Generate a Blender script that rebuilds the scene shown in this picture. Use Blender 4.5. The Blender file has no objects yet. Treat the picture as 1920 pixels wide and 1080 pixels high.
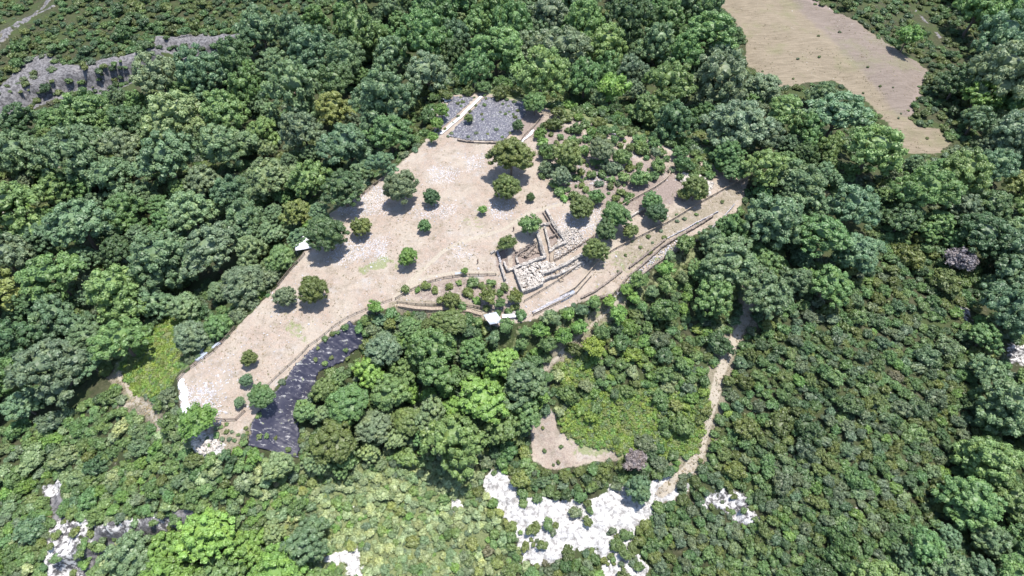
import bpy, math, random
import numpy as np
from mathutils import Vector

R = math.radians
scene = bpy.context.scene
COL = scene.collection

# ------------------------------------------------------------------ camera
CAM_Z = 120.0
DEP = R(52)
F = 1066.0                       # focal length in photo pixels (1920 wide)
cam_d = bpy.data.cameras.new('camera')
cam = bpy.data.objects.new('camera', cam_d); COL.objects.link(cam)
cam.location = (0, 0, CAM_Z)
cam.rotation_euler = (math.pi/2 - DEP, 0, 0)
cam_d.sensor_width = 36; cam_d.lens = 36*F/1920
cam_d.clip_start = 1; cam_d.clip_end = 8000
scene.camera = cam

def ray(px, py):
    x = np.asarray(px, float)-960; u = 540-np.asarray(py, float)
    c, s = math.cos(DEP), math.sin(DEP)
    return np.stack([x/F, c + u/F*s, -s + u/F*c], -1)      # camera-forward depth of 1

# ------------------------------------------------------------------ light
sd = np.array([-.20, -.15, -1.0]); sd = sd/np.linalg.norm(sd)              # direction the sunlight travels
SUN_EL = math.asin(-sd[2]); SUN_ROT = math.atan2(-sd[0], -sd[1])
world = bpy.data.worlds.new('World'); scene.world = world; world.use_nodes = True
wn = world.node_tree.nodes; wl = world.node_tree.links
bg = wn.get('Background') or wn.new('ShaderNodeBackground')
sky = wn.new('ShaderNodeTexSky'); sky.sky_type = 'NISHITA'; sky.sun_disc = False
sky.sun_elevation = SUN_EL; sky.sun_rotation = SUN_ROT % (2*math.pi)
sky.altitude = 300; sky.air_density = 1.0; sky.dust_density = 1.2; sky.ozone_density = 1
wl.new(sky.outputs[0], bg.inputs[0]); bg.inputs[1].default_value = 0.15
sl = bpy.data.lights.new('sun', 'SUN'); sl.energy = 4.6; sl.angle = R(0.5); sl.color = (1, .96, .90)
sun = bpy.data.objects.new('sun', sl); COL.objects.link(sun)
sun.rotation_euler = Vector([float(v) for v in sd]).to_track_quat('-Z', 'Y').to_euler()
sun.location = (0, -50, 200)
scene.view_settings.view_transform = 'Standard'; scene.view_settings.look = 'None'
scene.view_settings.exposure = 1.09; scene.view_settings.gamma = 1
scene.cycles.max_bounces = 6; scene.cycles.transparent_max_bounces = 4

# ------------------------------------------------------------------ noise (numpy)
def _hash(ix, iy, s):
    h = (ix.astype(np.int64)*374761393 + iy.astype(np.int64)*668265263 + s*1442695041) & 0xffffffff
    h = ((h ^ (h >> 13))*1274126177) & 0xffffffff
    return ((h ^ (h >> 16)) & 0xffff)/65535.0
def vnoise(x, y, s=0):
    ix = np.floor(x); iy = np.floor(y); fx = x-ix; fy = y-iy
    fx = fx*fx*(3-2*fx); fy = fy*fy*(3-2*fy)
    a = _hash(ix, iy, s); b = _hash(ix+1, iy, s); c = _hash(ix, iy+1, s); d = _hash(ix+1, iy+1, s)
    return (a*(1-fx)+b*fx)*(1-fy)+(c*(1-fx)+d*fx)*fy
def fbm(x, y, s=0, o=4):
    t = 0; a = .5; n = 0
    for k in range(o):
        t = t+a*vnoise(x*2**k, y*2**k, s+k*7); n += a; a *= .5
    return t/n
def sstep(e0, e1, v):
    t = np.clip((v-e0)/(e1-e0), 0, 1); return t*t*(3-2*t)
def sdist(x, y, poly):                                       # signed distance, negative inside
    x = np.asarray(x, float); y = np.asarray(y, float)
    best = np.full(x.shape, 1e18); inside = np.zeros(x.shape, bool); n = len(poly)
    for i in range(n):
        x0, y0 = poly[i]; x1, y1 = poly[(i+1) % n]
        dx, dy = x1-x0, y1-y0
        t = np.clip(((x-x0)*dx+(y-y0)*dy)/max(dx*dx+dy*dy, 1e-9), 0, 1)
        best = np.minimum(best, (x-x0-t*dx)**2+(y-y0-t*dy)**2)
        if y0 != y1:
            inside ^= ((y0 > y) != (y1 > y)) & (x < (x1-x0)*(y-y0)/(y1-y0)+x0)
    d = np.sqrt(best); return np.where(inside, -d, d)
def ldist(x, y, pts):
    best = np.full(x.shape, 1e18)
    for (x0, y0), (x1, y1) in zip(pts[:-1], pts[1:]):
        dx, dy = x1-x0, y1-y0
        t = np.clip(((x-x0)*dx+(y-y0)*dy)/max(dx*dx+dy*dy, 1e-9), 0, 1)
        best = np.minimum(best, (x-x0-t*dx)**2+(y-y0-t*dy)**2)
    return np.sqrt(best)
def inpoly(px, py, poly):
    c = False; n = len(poly)
    for i in range(n):
        x0, y0 = poly[i]; x1, y1 = poly[i-1]
        if (y0 > py) != (y1 > py) and px < (x1-x0)*(py-y0)/(y1-y0)+x0: c = not c
    return c

# ------------------------------------------------------------------ outlines read off the photograph (photo pixels)
PLATEAU = [(790,272),(815,240),(812,205),(850,178),(905,172),(985,188),(1030,205),(1130,235),(1250,272),(1330,305),(1405,325),
           (1400,350),(1385,395),(1330,425),(1290,450),(1230,500),(1165,545),(1090,565),(1040,585),(985,605),(930,612),(890,590),
           (740,575),(690,592),(640,612),(600,640),(510,735),(470,790),(440,835),(400,855),(355,825),(338,760),(332,705),
           (400,650),(440,615),(520,535),(565,480),(612,405),(700,345)]
def flat(px, py, z=0):
    r = ray(px, py); t = (z-CAM_Z)/r[..., 2]; return r[..., 0]*t, r[..., 1]*t
PLW = [tuple(float(v) for v in flat(x, y)) for x, y in PLATEAU]
PITS_PX = [([(962,481),(985,470),(1004,462),(1012,466),(1019,482),(990,492),(957,505),(952,497)], 1.1),
           ([(1022,428),(1035,420),(1046,437),(1034,445),(1026,440)], .8),
           ([(1032,447),(1045,440),(1052,452),(1038,461)], .8),
           ([(928,468),(945,462),(952,478),(949,498),(938,500),(930,485)], 1.2)]
PITS = [([tuple(float(v) for v in flat(x, y)) for x, y in p], d) for p, d in PITS_PX]

def height(x, y, fine=True):
    x = np.asarray(x, float); y = np.asarray(y, float)
    d = sdist(x, y, PLW)
    out = np.maximum(d, 0)
    ang = np.arctan2(y-110, x+5)
    deep = 21 + 5*np.cos(ang-R(170)) - 5*np.cos(ang-R(60))
    z = -deep*(1-np.exp(-out/30.0))
    # terraces of the lower right bank, the far slopes rising again
    z = z + 0.10*np.clip(y-235, 0, 400)*sstep(-40, -150, x)
    z = z + 0.06*np.clip(y-180, 0, 500)*sstep(40, 140, x)
    z = z - 14*sstep(150, 260, x) - 6*sstep(90, 150, x)*sstep(150, 60, y)
    z = z + (fbm(x/38+3, y/38, 11, 3)-.5)*9*sstep(0, 30, out)
    z = z + (fbm(x/11, y/11, 5, 3)-.5)*2.0*sstep(0, 10, out) + (fbm(x/9, y/9, 9, 3)-.5)*.7
    inside = sstep(0, -30, d)
    z = z + 1.5*inside
    if fine:
        for p, dp in PITS:
            z = z - dp*sstep(.25, -.35, sdist(x, y, p))
    return z

def at(px, py, h=0.0, fine=False):
    """world point where the line of sight through a photo pixel meets the ground (+h)"""
    px = np.atleast_1d(np.asarray(px, float)); py = np.atleast_1d(np.asarray(py, float))
    h = np.broadcast_to(np.asarray(h, float), px.shape)
    r = ray(px, py); t = np.full(px.shape, 60.0); step = np.full(px.shape, 4.0)
    lo = t.copy(); done = np.zeros(px.shape, bool)
    for _ in range(200):
        act = ~done
        if not act.any(): break
        tn = t+4.0
        p = r[act]*tn[act, None]
        hit = CAM_Z+p[:, 2] <= height(p[:, 0], p[:, 1], fine)+h[act]
        idx = np.where(act)[0]
        done[idx[hit]] = True
        t[idx[~hit]] = tn[idx[~hit]]
    lo = t.copy(); hi = t+4.0
    for _ in range(9):
        m = (lo+hi)/2; p = r*m[:, None]
        b = CAM_Z+p[:, 2] <= height(p[:, 0], p[:, 1], fine)+h
        hi = np.where(b, m, hi); lo = np.where(b, lo, m)
    p = r*hi[:, None]
    return p[:, 0], p[:, 1], hi                               # x, y, depth

def wpts(pts, fine=False):
    a = np.array(pts, float); x, y, _ = at(a[:, 0], a[:, 1], 0, fine)
    return list(zip(x.tolist(), y.tolist()))
def dens(pts, closed=True, n=3):
    o = []; m = len(pts)
    for i in range(m if closed else m-1):
        a = pts[i]; b = pts[(i+1) % m]
        for k in range(n): o.append((a[0]+(b[0]-a[0])*k/n, a[1]+(b[1]-a[1])*k/n))
    if not closed: o.append(pts[-1])
    return o

FIELD = [(1340,-60),(1460,-60),(1510,0),(1600,38),(1690,100),(1738,128),(1720,165),(1712,190),(1700,210),(1712,235),(1760,245),(1782,268),(1755,292),(1700,285),(1640,200),(1560,150),(1450,165),(1400,120),(1392,60),(1360,20)]
CLEARING = [(1033,768),(1045,778),(1042,800),(1060,815),(1095,838),(1150,832),(1185,845),(1160,862),(1110,868),(1060,880),(1025,880),(998,862),(993,800)]
WHITE = [[(902,905),(912,893),(935,884),(965,900),(962,918),(985,918),(1010,928),(1060,940),(1092,942),(1120,925),(1145,910),(1178,908),(1200,925),(1215,905),(1240,893),(1275,892),(1318,858),(1305,885),(1270,925),(1235,960),(1205,990),(1190,1005),(1195,1030),(1222,1060),(1222,1100),(1140,1100),(1132,1060),(1112,1022),(1080,1040),(1000,1060),(975,1055),(968,1005),(955,975),(930,940)],
         [(600,1045),(640,1030),(672,1024),(684,1052),(682,1100),(655,1100),(640,1060)]]
WHITE_TOP = [[(350,815),(400,820),(418,832),(410,852),(385,860),(362,838)],[(870,806),(880,806),(884,832),(874,838)],[(845,935),(866,930),(864,950),(850,955)]]
GREY = [[(1328,935),(1352,918),(1400,920),(1402,945),(1425,962),(1440,980),(1400,985),(1350,970),(1318,950)],
        [(72,912),(95,903),(118,906),(105,925),(86,932)],[(140,905),(178,895),(150,915)],
        [(92,990),(130,978),(170,985),(230,992),(275,975),(330,982),(320,1000),(270,1005),(215,1003),(170,1020),(150,1050),(150,1100),(90,1100),(98,1040)],
        [(90,930),(110,930),(122,975),(100,985)],
        [(12,150),(50,110),(100,98),(125,125),(180,118),(262,115),(285,118),(262,140),(215,142),(180,160),(120,165),(60,190),(0,220),(-40,225),(-40,190)],
        [(305,80),(340,66),(440,68),(465,74),(440,92),(380,100),(330,98)],
        [(1885,650),(1925,630),(1960,650),(1930,690),(1885,680)],[(1800,575),(1822,580),(1825,605),(1806,600)]]
PATHS = [([(1420,525),(1405,560),(1398,600),(1375,640),(1350,700),(1335,760),(1320,815),(1308,862),(1280,890),(1240,925)], 1.6),
         ([(222,700),(240,728),(262,755),(285,775),(300,805)], .9), ([(235,760),(262,752),(285,770)], .8),
         ([(1010,705),(1060,655),(1098,620),(1130,592),(1165,560)], .55),
         ([(745,572),(800,577),(850,578),(905,585)], .8), ]
FARP = [([(-30,80),(0,64),(40,42),(75,20),(108,-15)], 1.0), ([(-30,110),(20,60),(60,32),(100,12)], .8), ([(1715,20),(1745,50),(1760,70)], .6)]
TRACKS = [([(740,558),(790,508),(835,468),(880,449),(945,430),(990,400),(1060,380)], .75), ([(740,558),(800,520),(870,508),(930,512)], .6)]
STONES = [([(862,290),(910,292),(915,318),(880,318)], .8), ([(800,308),(850,312),(852,342),(812,340)], .9), ([(640,390),(700,350),(725,352),(722,395),(690,405),(655,405)], .9),
          ([(630,455),(680,440),(725,455),(715,480),(640,490),(615,480)], 1), ([(770,395),(820,375),(860,385),(840,410),(780,412)], .7),
          ([(920,380),(965,385),(960,412),(925,412)], 1), ([(1055,400),(1095,395),(1130,385),(1130,425),(1100,450),(1062,458),(1050,430)], 1),
          ([(1120,355),(1090,330),(1135,315),(1150,335)], .8), ([(345,725),(400,715),(420,770),(395,800),(350,790)], .95), ([(380,690),(440,680),(430,720)], .35),
          ([(845,465),(870,455),(885,475),(855,482)], .6), ([(960,570),(990,575),(1000,600),(960,600)], .8), ([(1345,305),(1370,308),(1360,322),(1340,318)], 1),
          ([(1060,300),(1110,300),(1100,345),(1065,350)], .5)]
VEIL_ZONE = [(500,880),(880,830),(960,1000),(950,1120),(430,1120)]  # low scrub; lens veil painted in as paler leaf and ground colour
GREENP = [(VEIL_ZONE, .8), ([(905,630),(960,612),(1080,590),(1170,530),(1290,455),(1320,470),(1290,530),(1200,570),(1120,645),(1030,660)], .5), ([(670,495),(705,488),(722,500),(690,512)], .8), ([(520,605),(570,600),(575,640),(530,640)], .55), ([(835,412),(905,405),(910,420),(880,430)],.35), ([(1100,480),(1180,470),(1230,470),(1180,520),(1120,530)], .35),
          ([(225,690),(330,560),(350,590),(335,700),(300,745),(250,740)], .9), ([(1045,770),(1200,720),(1330,720),(1312,855),(1200,855),(1085,835)], .9),
          ([(820,175),(1000,160),(1300,290),(1200,260),(1020,205),(900,175)], .8), ([(1320,250),(1390,300),(1400,320),(1330,300)], .6)]
BROWN = [([(1500,-20),(1600,38),(1690,100),(1738,128),(1712,215),(1680,215),(1640,165),(1570,90),(1480,-10)], .85), ([(962,478),(1004,458),(1022,484),(955,508)], 1), ([(1020,428),(1036,418),(1055,455),(1030,462)], .7), ([(930,460),(950,460),(955,500),(935,505)], .8),
         ([(1020,225),(1060,235),(1200,300),(1330,330),(1300,380),(1120,400),(1040,370),(1010,260)], .6), ([(800,520),(940,525),(985,590),(900,590),(760,560)], .55),
         ([(690,590),(900,595),(900,640),(760,640)], .7), ([(1170,345),(1260,330),(1290,370),(1200,400)], 1), ([(930,270),(1010,250),(1030,330),(940,380)],.3),
         ([(985,200),(1020,215),(1010,250),(975,270),(975,225)],.9)]
STRAW = [([(905,630),(960,612),(1080,590),(1170,530),(1290,455),(1320,470),(1290,530),(1200,570),(1120,645),(1030,660)], .42), ([(1180,450),(1290,380),(1385,335),(1400,350),(1380,400),(1300,430),(1200,500),(1130,520)], .62), ([(400,800),(470,810),(450,860),(410,850)], .7),
         ([(1180,195),(1260,225),(1290,265),(1240,250)], .7), ([(1250,300),(1330,310),(1320,345),(1270,330)], .6)]

# ------------------------------------------------------------------ materials
def newmat(name):
    m = bpy.data.materials.new(name); m.use_nodes = True
    nt = m.node_tree; nt.nodes.clear()
    return m, nt, nt.nodes, nt.links
def simple_mat(name, col, rough=.7, metal=0, var=.25, scale=6, bump=.0):
    m, nt, N, L = newmat(name)
    o = N.new('ShaderNodeOutputMaterial'); b = N.new('ShaderNodeBsdfPrincipled')
    g = N.new('ShaderNodeNewGeometry'); n = N.new('ShaderNodeTexNoise'); n.inputs['Scale'].default_value = scale
    n.inputs['Detail'].default_value = 5
    L.new(g.outputs['Position'], n.inputs['Vector'])
    mp = N.new('ShaderNodeMapRange'); mp.inputs[1].default_value = .3; mp.inputs[2].default_value = .7
    mp.inputs[3].default_value = 1-var; mp.inputs[4].default_value = 1+var
    L.new(n.outputs[0], mp.inputs[0])
    v = N.new('ShaderNodeVectorMath'); v.operation = 'SCALE'; v.inputs[0].default_value = col[:3]
    L.new(mp.outputs[0], v.inputs['Scale']); L.new(v.outputs[0], b.inputs['Base Color'])
    b.inputs['Roughness'].default_value = rough; b.inputs['Metallic'].default_value = metal
    if bump:
        bp = N.new('ShaderNodeBump'); bp.inputs['Strength'].default_value = bump; bp.inputs['Distance'].default_value = .1
        L.new(n.outputs[0], bp.inputs['Height']); L.new(bp.outputs[0], b.inputs['Normal'])
    L.new(b.outputs[0], o.inputs[0]); return m
def leaf_mat(name, merged):
    m, nt, N, L = newmat(name)
    o = N.new('ShaderNodeOutputMaterial'); b = N.new('ShaderNodeBsdfPrincipled'); tr = N.new('ShaderNodeBsdfTranslucent')
    mx = N.new('ShaderNodeMixShader'); mx.inputs[0].default_value = .38
    if merged:
        src = N.new('ShaderNodeAttribute'); src.attribute_name = 'tint'; csrc = src.outputs['Color']
    else:
        src = N.new('ShaderNodeObjectInfo'); csrc = src.outputs['Color']
    va = N.new('ShaderNodeAttribute'); va.attribute_name = 'var'
    mp = N.new('ShaderNodeMapRange'); mp.inputs[3].default_value = .68; mp.inputs[4].default_value = 1.42
    L.new(va.outputs['Fac'], mp.inputs[0])
    v = N.new('ShaderNodeVectorMath'); v.operation = 'SCALE'
    L.new(csrc, v.inputs[0]); L.new(mp.outputs[0], v.inputs['Scale'])
    # fresher, yellower leaves in patches
    g = N.new('ShaderNodeNewGeometry'); n = N.new('ShaderNodeTexNoise'); n.inputs['Scale'].default_value = .35; n.inputs['Detail'].default_value = 3
    L.new(g.outputs['Position'], n.inputs['Vector'])
    m2 = N.new('ShaderNodeMapRange'); m2.inputs[1].default_value = .5; m2.inputs[2].default_value = .75; m2.inputs[4].default_value = .55
    L.new(n.outputs[0], m2.inputs[0])
    y = N.new('ShaderNodeVectorMath'); y.operation = 'MULTIPLY'; y.inputs[1].default_value = (1.5, 1.28, .85)
    L.new(v.outputs[0], y.inputs[0])
    mc = N.new('ShaderNodeMix'); mc.data_type = 'RGBA'
    L.new(m2.outputs[0], mc.inputs[0]); L.new(v.outputs[0], mc.inputs[6]); L.new(y.outputs[0], mc.inputs[7])
    L.new(mc.outputs[2], b.inputs['Base Color']); L.new(mc.outputs[2], tr.inputs[0])
    b.inputs['Roughness'].default_value = .5
    L.new(b.outputs[0], mx.inputs[1]); L.new(tr.outputs[0], mx.inputs[2]); L.new(mx.outputs[0], o.inputs[0])
    return m

M = {}
M['leaf'] = leaf_mat('foliage', False)
M['leaf_merged'] = leaf_mat('foliage_mass', True)
M['bark'] = simple_mat('bark', (.13, .10, .08), .9, var=.4)
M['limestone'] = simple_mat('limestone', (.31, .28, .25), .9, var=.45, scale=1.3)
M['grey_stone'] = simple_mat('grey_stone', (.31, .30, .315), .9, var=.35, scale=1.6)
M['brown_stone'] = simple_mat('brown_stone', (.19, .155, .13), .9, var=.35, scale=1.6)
M['wood'] = simple_mat('weathered_wood', (.25, .20, .15), .8, var=.3, scale=3)
M['dark_wood'] = simple_mat('dark_wood', (.10, .075, .06), .8, var=.3, scale=3)
M['white_sheet'] = simple_mat('white_sheet', (.55, .55, .58), .7, var=.06, scale=1.5)
M['metal'] = simple_mat('galvanised_metal', (.40, .42, .46), .45, .2, var=.08, scale=2)
M['pale_blue'] = simple_mat('pale_blue_boards', (.24, .27, .33), .7, var=.2, scale=3)

def ground_mat():
    m, nt, N, L = newmat('ground_cover')
    o = N.new('ShaderNodeOutputMaterial'); b = N.new('ShaderNodeBsdfPrincipled'); b.inputs['Roughness'].default_value = .95
    b.inputs['Specular IOR Level'].default_value = .15
    g = N.new('ShaderNodeNewGeometry'); P = g.outputs['Position']
    def noise(sc, det=5, rough=.6, vec=P):
        n = N.new('ShaderNodeTexNoise'); n.inputs['Scale'].default_value = sc; n.inputs['Detail'].default_value = det
        n.inputs['Roughness'].default_value = rough; L.new(vec, n.inputs['Vector']); return n.outputs[0]
    def rng(v, a, c, lo=0, hi=1):
        r = N.new('ShaderNodeMapRange'); r.inputs[1].default_value = a; r.inputs[2].default_value = c
        r.inputs[3].default_value = lo; r.inputs[4].default_value = hi; L.new(v, r.inputs[0]); return r.outputs[0]
    def mix(f, a, c):
        x = N.new('ShaderNodeMix'); x.data_type = 'RGBA'
        if hasattr(f, 'links'): L.new(f, x.inputs[0])
        else: x.inputs[0].default_value = f
        for i, v in ((6, a), (7, c)):
            if hasattr(v, 'links'): L.new(v, x.inputs[i])
            else: x.inputs[i].default_value = (*v, 1)
        return x.outputs[2]
    def math_(op, a, c):
        x = N.new('ShaderNodeMath'); x.operation = op; x.use_clamp = True
        for i, v in ((0, a), (1, c)):
            if hasattr(v, 'links'): L.new(v, x.inputs[i])
            else: x.inputs[i].default_value = v
        return x.outputs[0]
    ch = []
    for nm in ('mask_a', 'mask_b', 'mask_c'):
        at_ = N.new('ShaderNodeAttribute'); at_.attribute_name = nm
        s = N.new('ShaderNodeSeparateColor'); L.new(at_.outputs['Color'], s.inputs[0])
        ch += [s.outputs[0], s.outputs[1], s.outputs[2]]
    soil, stone, field, white, grey, path, green, brown, straw = ch
    nA, nB, nC, nD = noise(.12), noise(.9, 6), noise(4, 6, .7), noise(1.9, 4, .75)
    def edge(mk, amt=.5):       # break the mask's rim up with noise
        s = math_('ADD', mk, 0)
        x = N.new('ShaderNodeMath'); x.operation = 'MULTIPLY_ADD'; L.new(nB, x.inputs[0]); x.inputs[1].default_value = amt*2; x.inputs[2].default_value = -amt
        y = N.new('ShaderNodeMath'); y.operation = 'ADD'; L.new(mk, y.inputs[0]); L.new(x.outputs[0], y.inputs[1])
        return rng(y.outputs[0], .38, .62)
    base = mix(rng(nB, .35, .65), (.022, .028, .013), (.055, .055, .03))
    base = mix(rng(nA, .45, .6), base, (.04, .055, .02))
    base = mix(rng(nD, .58, .7), base, (.08, .075, .05))
    c_soil = mix(rng(nC, .35, .68), (.150, .118, .096), (.30, .252, .212))
    c_soil = mix(rng(nB, .42, .7, 0, .7), c_soil, (.27, .20, .155))
    c_soil = mix(rng(nA, .4, .65, 0, .55), c_soil, (.30, .27, .225))
    c_soil = mix(rng(noise(.35, 6, .7), .50, .66, 0, .75), c_soil, (.155, .13, .10))
    c_soil = mix(rng(noise(.22, 5, .7), .55, .7, 0, .6), c_soil, (.27, .26, .255))
    c_soil = mix(rng(noise(7, 3, .8), .56, .66, 0, .8), c_soil, (.38, .345, .31))
    c_soil = mix(rng(noise(2.6, 5, .8), .57, .72, 0, .7), c_soil, (.12, .105, .07))
    col = mix(edge(soil), base, c_soil)
    col = mix(edge(brown, .7), col, mix(rng(nC, .4, .65), (.125, .10, .085), (.235, .19, .17)))
    col = mix(math_('MULTIPLY', edge(straw, .8), .9), col, mix(rng(nC, .38, .65), (.10, .088, .06), (.25, .215, .165)))
    col = mix(math_('MULTIPLY', edge(green, .9), .75), col, mix(rng(nC, .35, .7), (.09, .125, .04), (.21, .22, .12)))
    vo = N.new('ShaderNodeTexVoronoi'); vo.inputs['Scale'].default_value = 2.6; L.new(P, vo.inputs['Vector'])
    st = math_('GREATER_THAN', rng(vo.outputs['Distance'], .0, .55, 1, 0), .38)
    sp = math_('MULTIPLY', st, edge(stone, .9))
    col = mix(sp, col, mix(rng(nC, .3, .7), (.27, .27, .30), (.46, .46, .49)))
    # dry meadow: ochre middle, grey-mauve flank, streaked
    mp = N.new('ShaderNodeMapping'); mp.inputs['Rotation'].default_value = (0, 0, R(-35)); mp.inputs['Scale'].default_value = (.25, 1.6, 1); L.new(P, mp.inputs[0])
    nS = noise(.7, 5, .65, mp.outputs[0]); nP = noise(.016, 3, .5)
    cf = mix(rng(nS, .35, .65), (.125, .103, .073), (.185, .153, .112))
    cf = mix(brown, cf, mix(rng(nS, .35, .65), (.115, .093, .08), (.155, .127, .112)))
    cf = mix(rng(nC, .5, .8, 0, .5), cf, (.235, .20, .14))
    cf = mix(rng(noise(.09, 4), .52, .7, 0, .45), cf, (.12, .125, .06))
    col = mix(edge(field, .35), col, cf)
    nW = noise(.9, 9, .72)
    cg = mix(rng(nB, .4, .6), (.055, .053, .056), (.15, .145, .148)); cg = mix(rng(nC, .55, .7), cg, (.22, .21, .21))
    col = mix(edge(grey, .8), col, cg)
    cw = mix(rng(nW, .40, .56), (.17, .162, .156), (.42, .41, .40))
    col = mix(edge(white, 1.1), col, cw)
    col = mix(edge(path, .45), col, mix(rng(nC, .35, .7), (.22, .19, .15), (.33, .295, .245)))
    L.new(col, b.inputs['Base Color'])
    bp = N.new('ShaderNodeBump'); bp.inputs['Strength'].default_value = .6; bp.inputs['Distance'].default_value = .25
    L.new(nC, bp.inputs['Height']); bp2 = N.new('ShaderNodeBump'); bp2.inputs['Strength'].default_value = .5; bp2.inputs['Distance'].default_value = .6
    L.new(nB, bp2.inputs['Height']); L.new(bp2.outputs[0], bp.inputs['Normal']); L.new(bp.outputs[0], b.inputs['Normal'])
    L.new(b.outputs[0], o.inputs[0]); return m
M['ground'] = ground_mat()

def sheet_mat(name, base, debris, dens_, scale, streak=False):
    m, nt, N, L = newmat(name)
    o = N.new('ShaderNodeOutputMaterial'); b = N.new('ShaderNodeBsdfPrincipled'); b.inputs['Roughness'].default_value = .55
    g = N.new('ShaderNodeNewGeometry')
    n = N.new('ShaderNodeTexNoise'); n.inputs['Scale'].default_value = scale; n.inputs['Detail'].default_value = 7; n.inputs['Roughness'].default_value = .7
    mp = N.new('ShaderNodeMapping'); L.new(g.outputs['Position'], mp.inputs[0]); L.new(mp.outputs[0], n.inputs['Vector'])
    if streak: mp.inputs['Rotation'].default_value = (0, 0, .38); mp.inputs['Scale'].default_value = (.3, 1.5, 1)
    r = N.new('ShaderNodeMapRange'); r.inputs[1].default_value = dens_; r.inputs[2].default_value = dens_+.07; L.new(n.outputs[0], r.inputs[0])
    n2 = N.new('ShaderNodeTexNoise'); n2.inputs['Scale'].default_value = 2.2; L.new(g.outputs['Position'], n2.inputs['Vector'])
    x = N.new('ShaderNodeMix'); x.data_type = 'RGBA'; x.inputs[6].default_value = (*debris, 1); x.inputs[7].default_value = (.22, .24, .13, 1)
    r2 = N.new('ShaderNodeMapRange'); r2.inputs[1].default_value = .56; r2.inputs[2].default_value = .66; L.new(n2.outputs[0], r2.inputs[0]); L.new(r2.outputs[0], x.inputs[0])
    y = N.new('ShaderNodeMix'); y.data_type = 'RGBA'; y.inputs[6].default_value = (*base, 1); L.new(x.outputs[2], y.inputs[7]); L.new(r.outputs[0], y.inputs[0])
    L.new(y.outputs[2], b.inputs['Base Color']); L.new(b.outputs[0], o.inputs[0]); return m
M['black_sheet'] = sheet_mat('black_ground_sheet', (.013, .0125, .028), (.24, .23, .235), .565, 1.0, True)
M['littered_sheet'] = sheet_mat('stone_littered_sheet', (.048, .046, .062), (.29, .285, .29), .525, 2.4)

# ------------------------------------------------------------------ mesh helpers
class Acc:
    """collects vertices and faces; .mesh() makes ONE mesh"""
    def __init__(s): s.v = []; s.f3 = []; s.f4 = []; s.n = 0; s.var = []; s.tint = []
    def add(s, v, f, var=None, tint=None):
        v = np.asarray(v, np.float32); f = np.asarray(f, np.int64)
        s.v.append(v); (s.f3 if f.shape[1] == 3 else s.f4).append(f+s.n); s.n += len(v)
        s.var.append(np.full(len(v), .5, np.float32) if var is None else np.broadcast_to(np.asarray(var, np.float32), (len(v),)))
        if tint is not None: s.tint.append(np.broadcast_to(np.asarray(tint, np.float32), (len(v), 3)))
    def add2(s, t, P, sc, rz, tint):
        """append a template (dict of arrays) moved to P"""
        c, q = math.cos(rz), math.sin(rz); v = t['v']*np.asarray(sc, np.float32)
        w = np.stack([v[:, 0]*c-v[:, 1]*q, v[:, 0]*q+v[:, 1]*c, v[:, 2]], 1)+np.asarray(P, np.float32)
        s.v.append(w); s.var.append(t['var'])
        if len(t['f3']): s.f3.append(t['f3']+s.n)
        if len(t['f4']): s.f4.append(t['f4']+s.n)
        s.n += len(v); s.tint.append(np.broadcast_to(np.asarray(tint, np.float32), (len(v), 3)))
    def arrays(s):
        cat = lambda l, k: np.concatenate(l) if l else np.zeros((0, k), np.int64)
        return dict(v=np.concatenate(s.v), f3=cat(s.f3, 3), f4=cat(s.f4, 4), var=np.concatenate(s.var), tint=np.concatenate(s.tint) if s.tint else None)
    def mesh(s, name, mat, smooth=False): return mesh_of(name, s.arrays(), mat, smooth)
def mesh_of(name, a, mat, smooth=False):
    me = bpy.data.meshes.new(name); f3, f4 = a['f3'], a['f4']
    me.vertices.add(len(a['v'])); me.vertices.foreach_set('co', np.ascontiguousarray(a['v'], np.float32).ravel())
    nl = len(f3)*3+len(f4)*4; me.loops.add(nl)
    me.loops.foreach_set('vertex_index', np.concatenate([f3.ravel(), f4.ravel()]).astype(np.int32))
    npoly = len(f3)+len(f4); me.polygons.add(npoly)
    ls = np.concatenate([np.arange(len(f3))*3, len(f3)*3+np.arange(len(f4))*4]).astype(np.int32)
    me.polygons.foreach_set('loop_start', ls)
    me.polygons.foreach_set('use_smooth', np.full(npoly, smooth))
    me.update(calc_edges=True)
    if a.get('var') is not None:
        at_ = me.attributes.new('var', 'FLOAT', 'POINT'); at_.data.foreach_set('value', np.ascontiguousarray(a['var'], np.float32))
    if a.get('tint') is not None:
        t = np.ones((len(a['v']), 4), np.float32); t[:, :3] = a['tint']
        at_ = me.attributes.new('tint', 'FLOAT_COLOR', 'POINT'); at_.data.foreach_set('color', t.ravel())
    me.materials.append(mat); me.validate(); return me
def link(name, me, parent=None, loc=None, label=None, cat=None, group=None, kind=None):
    o = bpy.data.objects.new(name, me); COL.objects.link(o)
    if loc is not None: o.location = [float(v) for v in loc]
    if parent: o.parent = parent
    tag(o, label, cat, group, kind); return o
def tag(o, label=None, cat=None, group=None, kind=None):
    if label: o['label'] = label
    if cat: o['category'] = cat
    if group: o['group'] = group
    if kind: o['kind'] = kind
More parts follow.
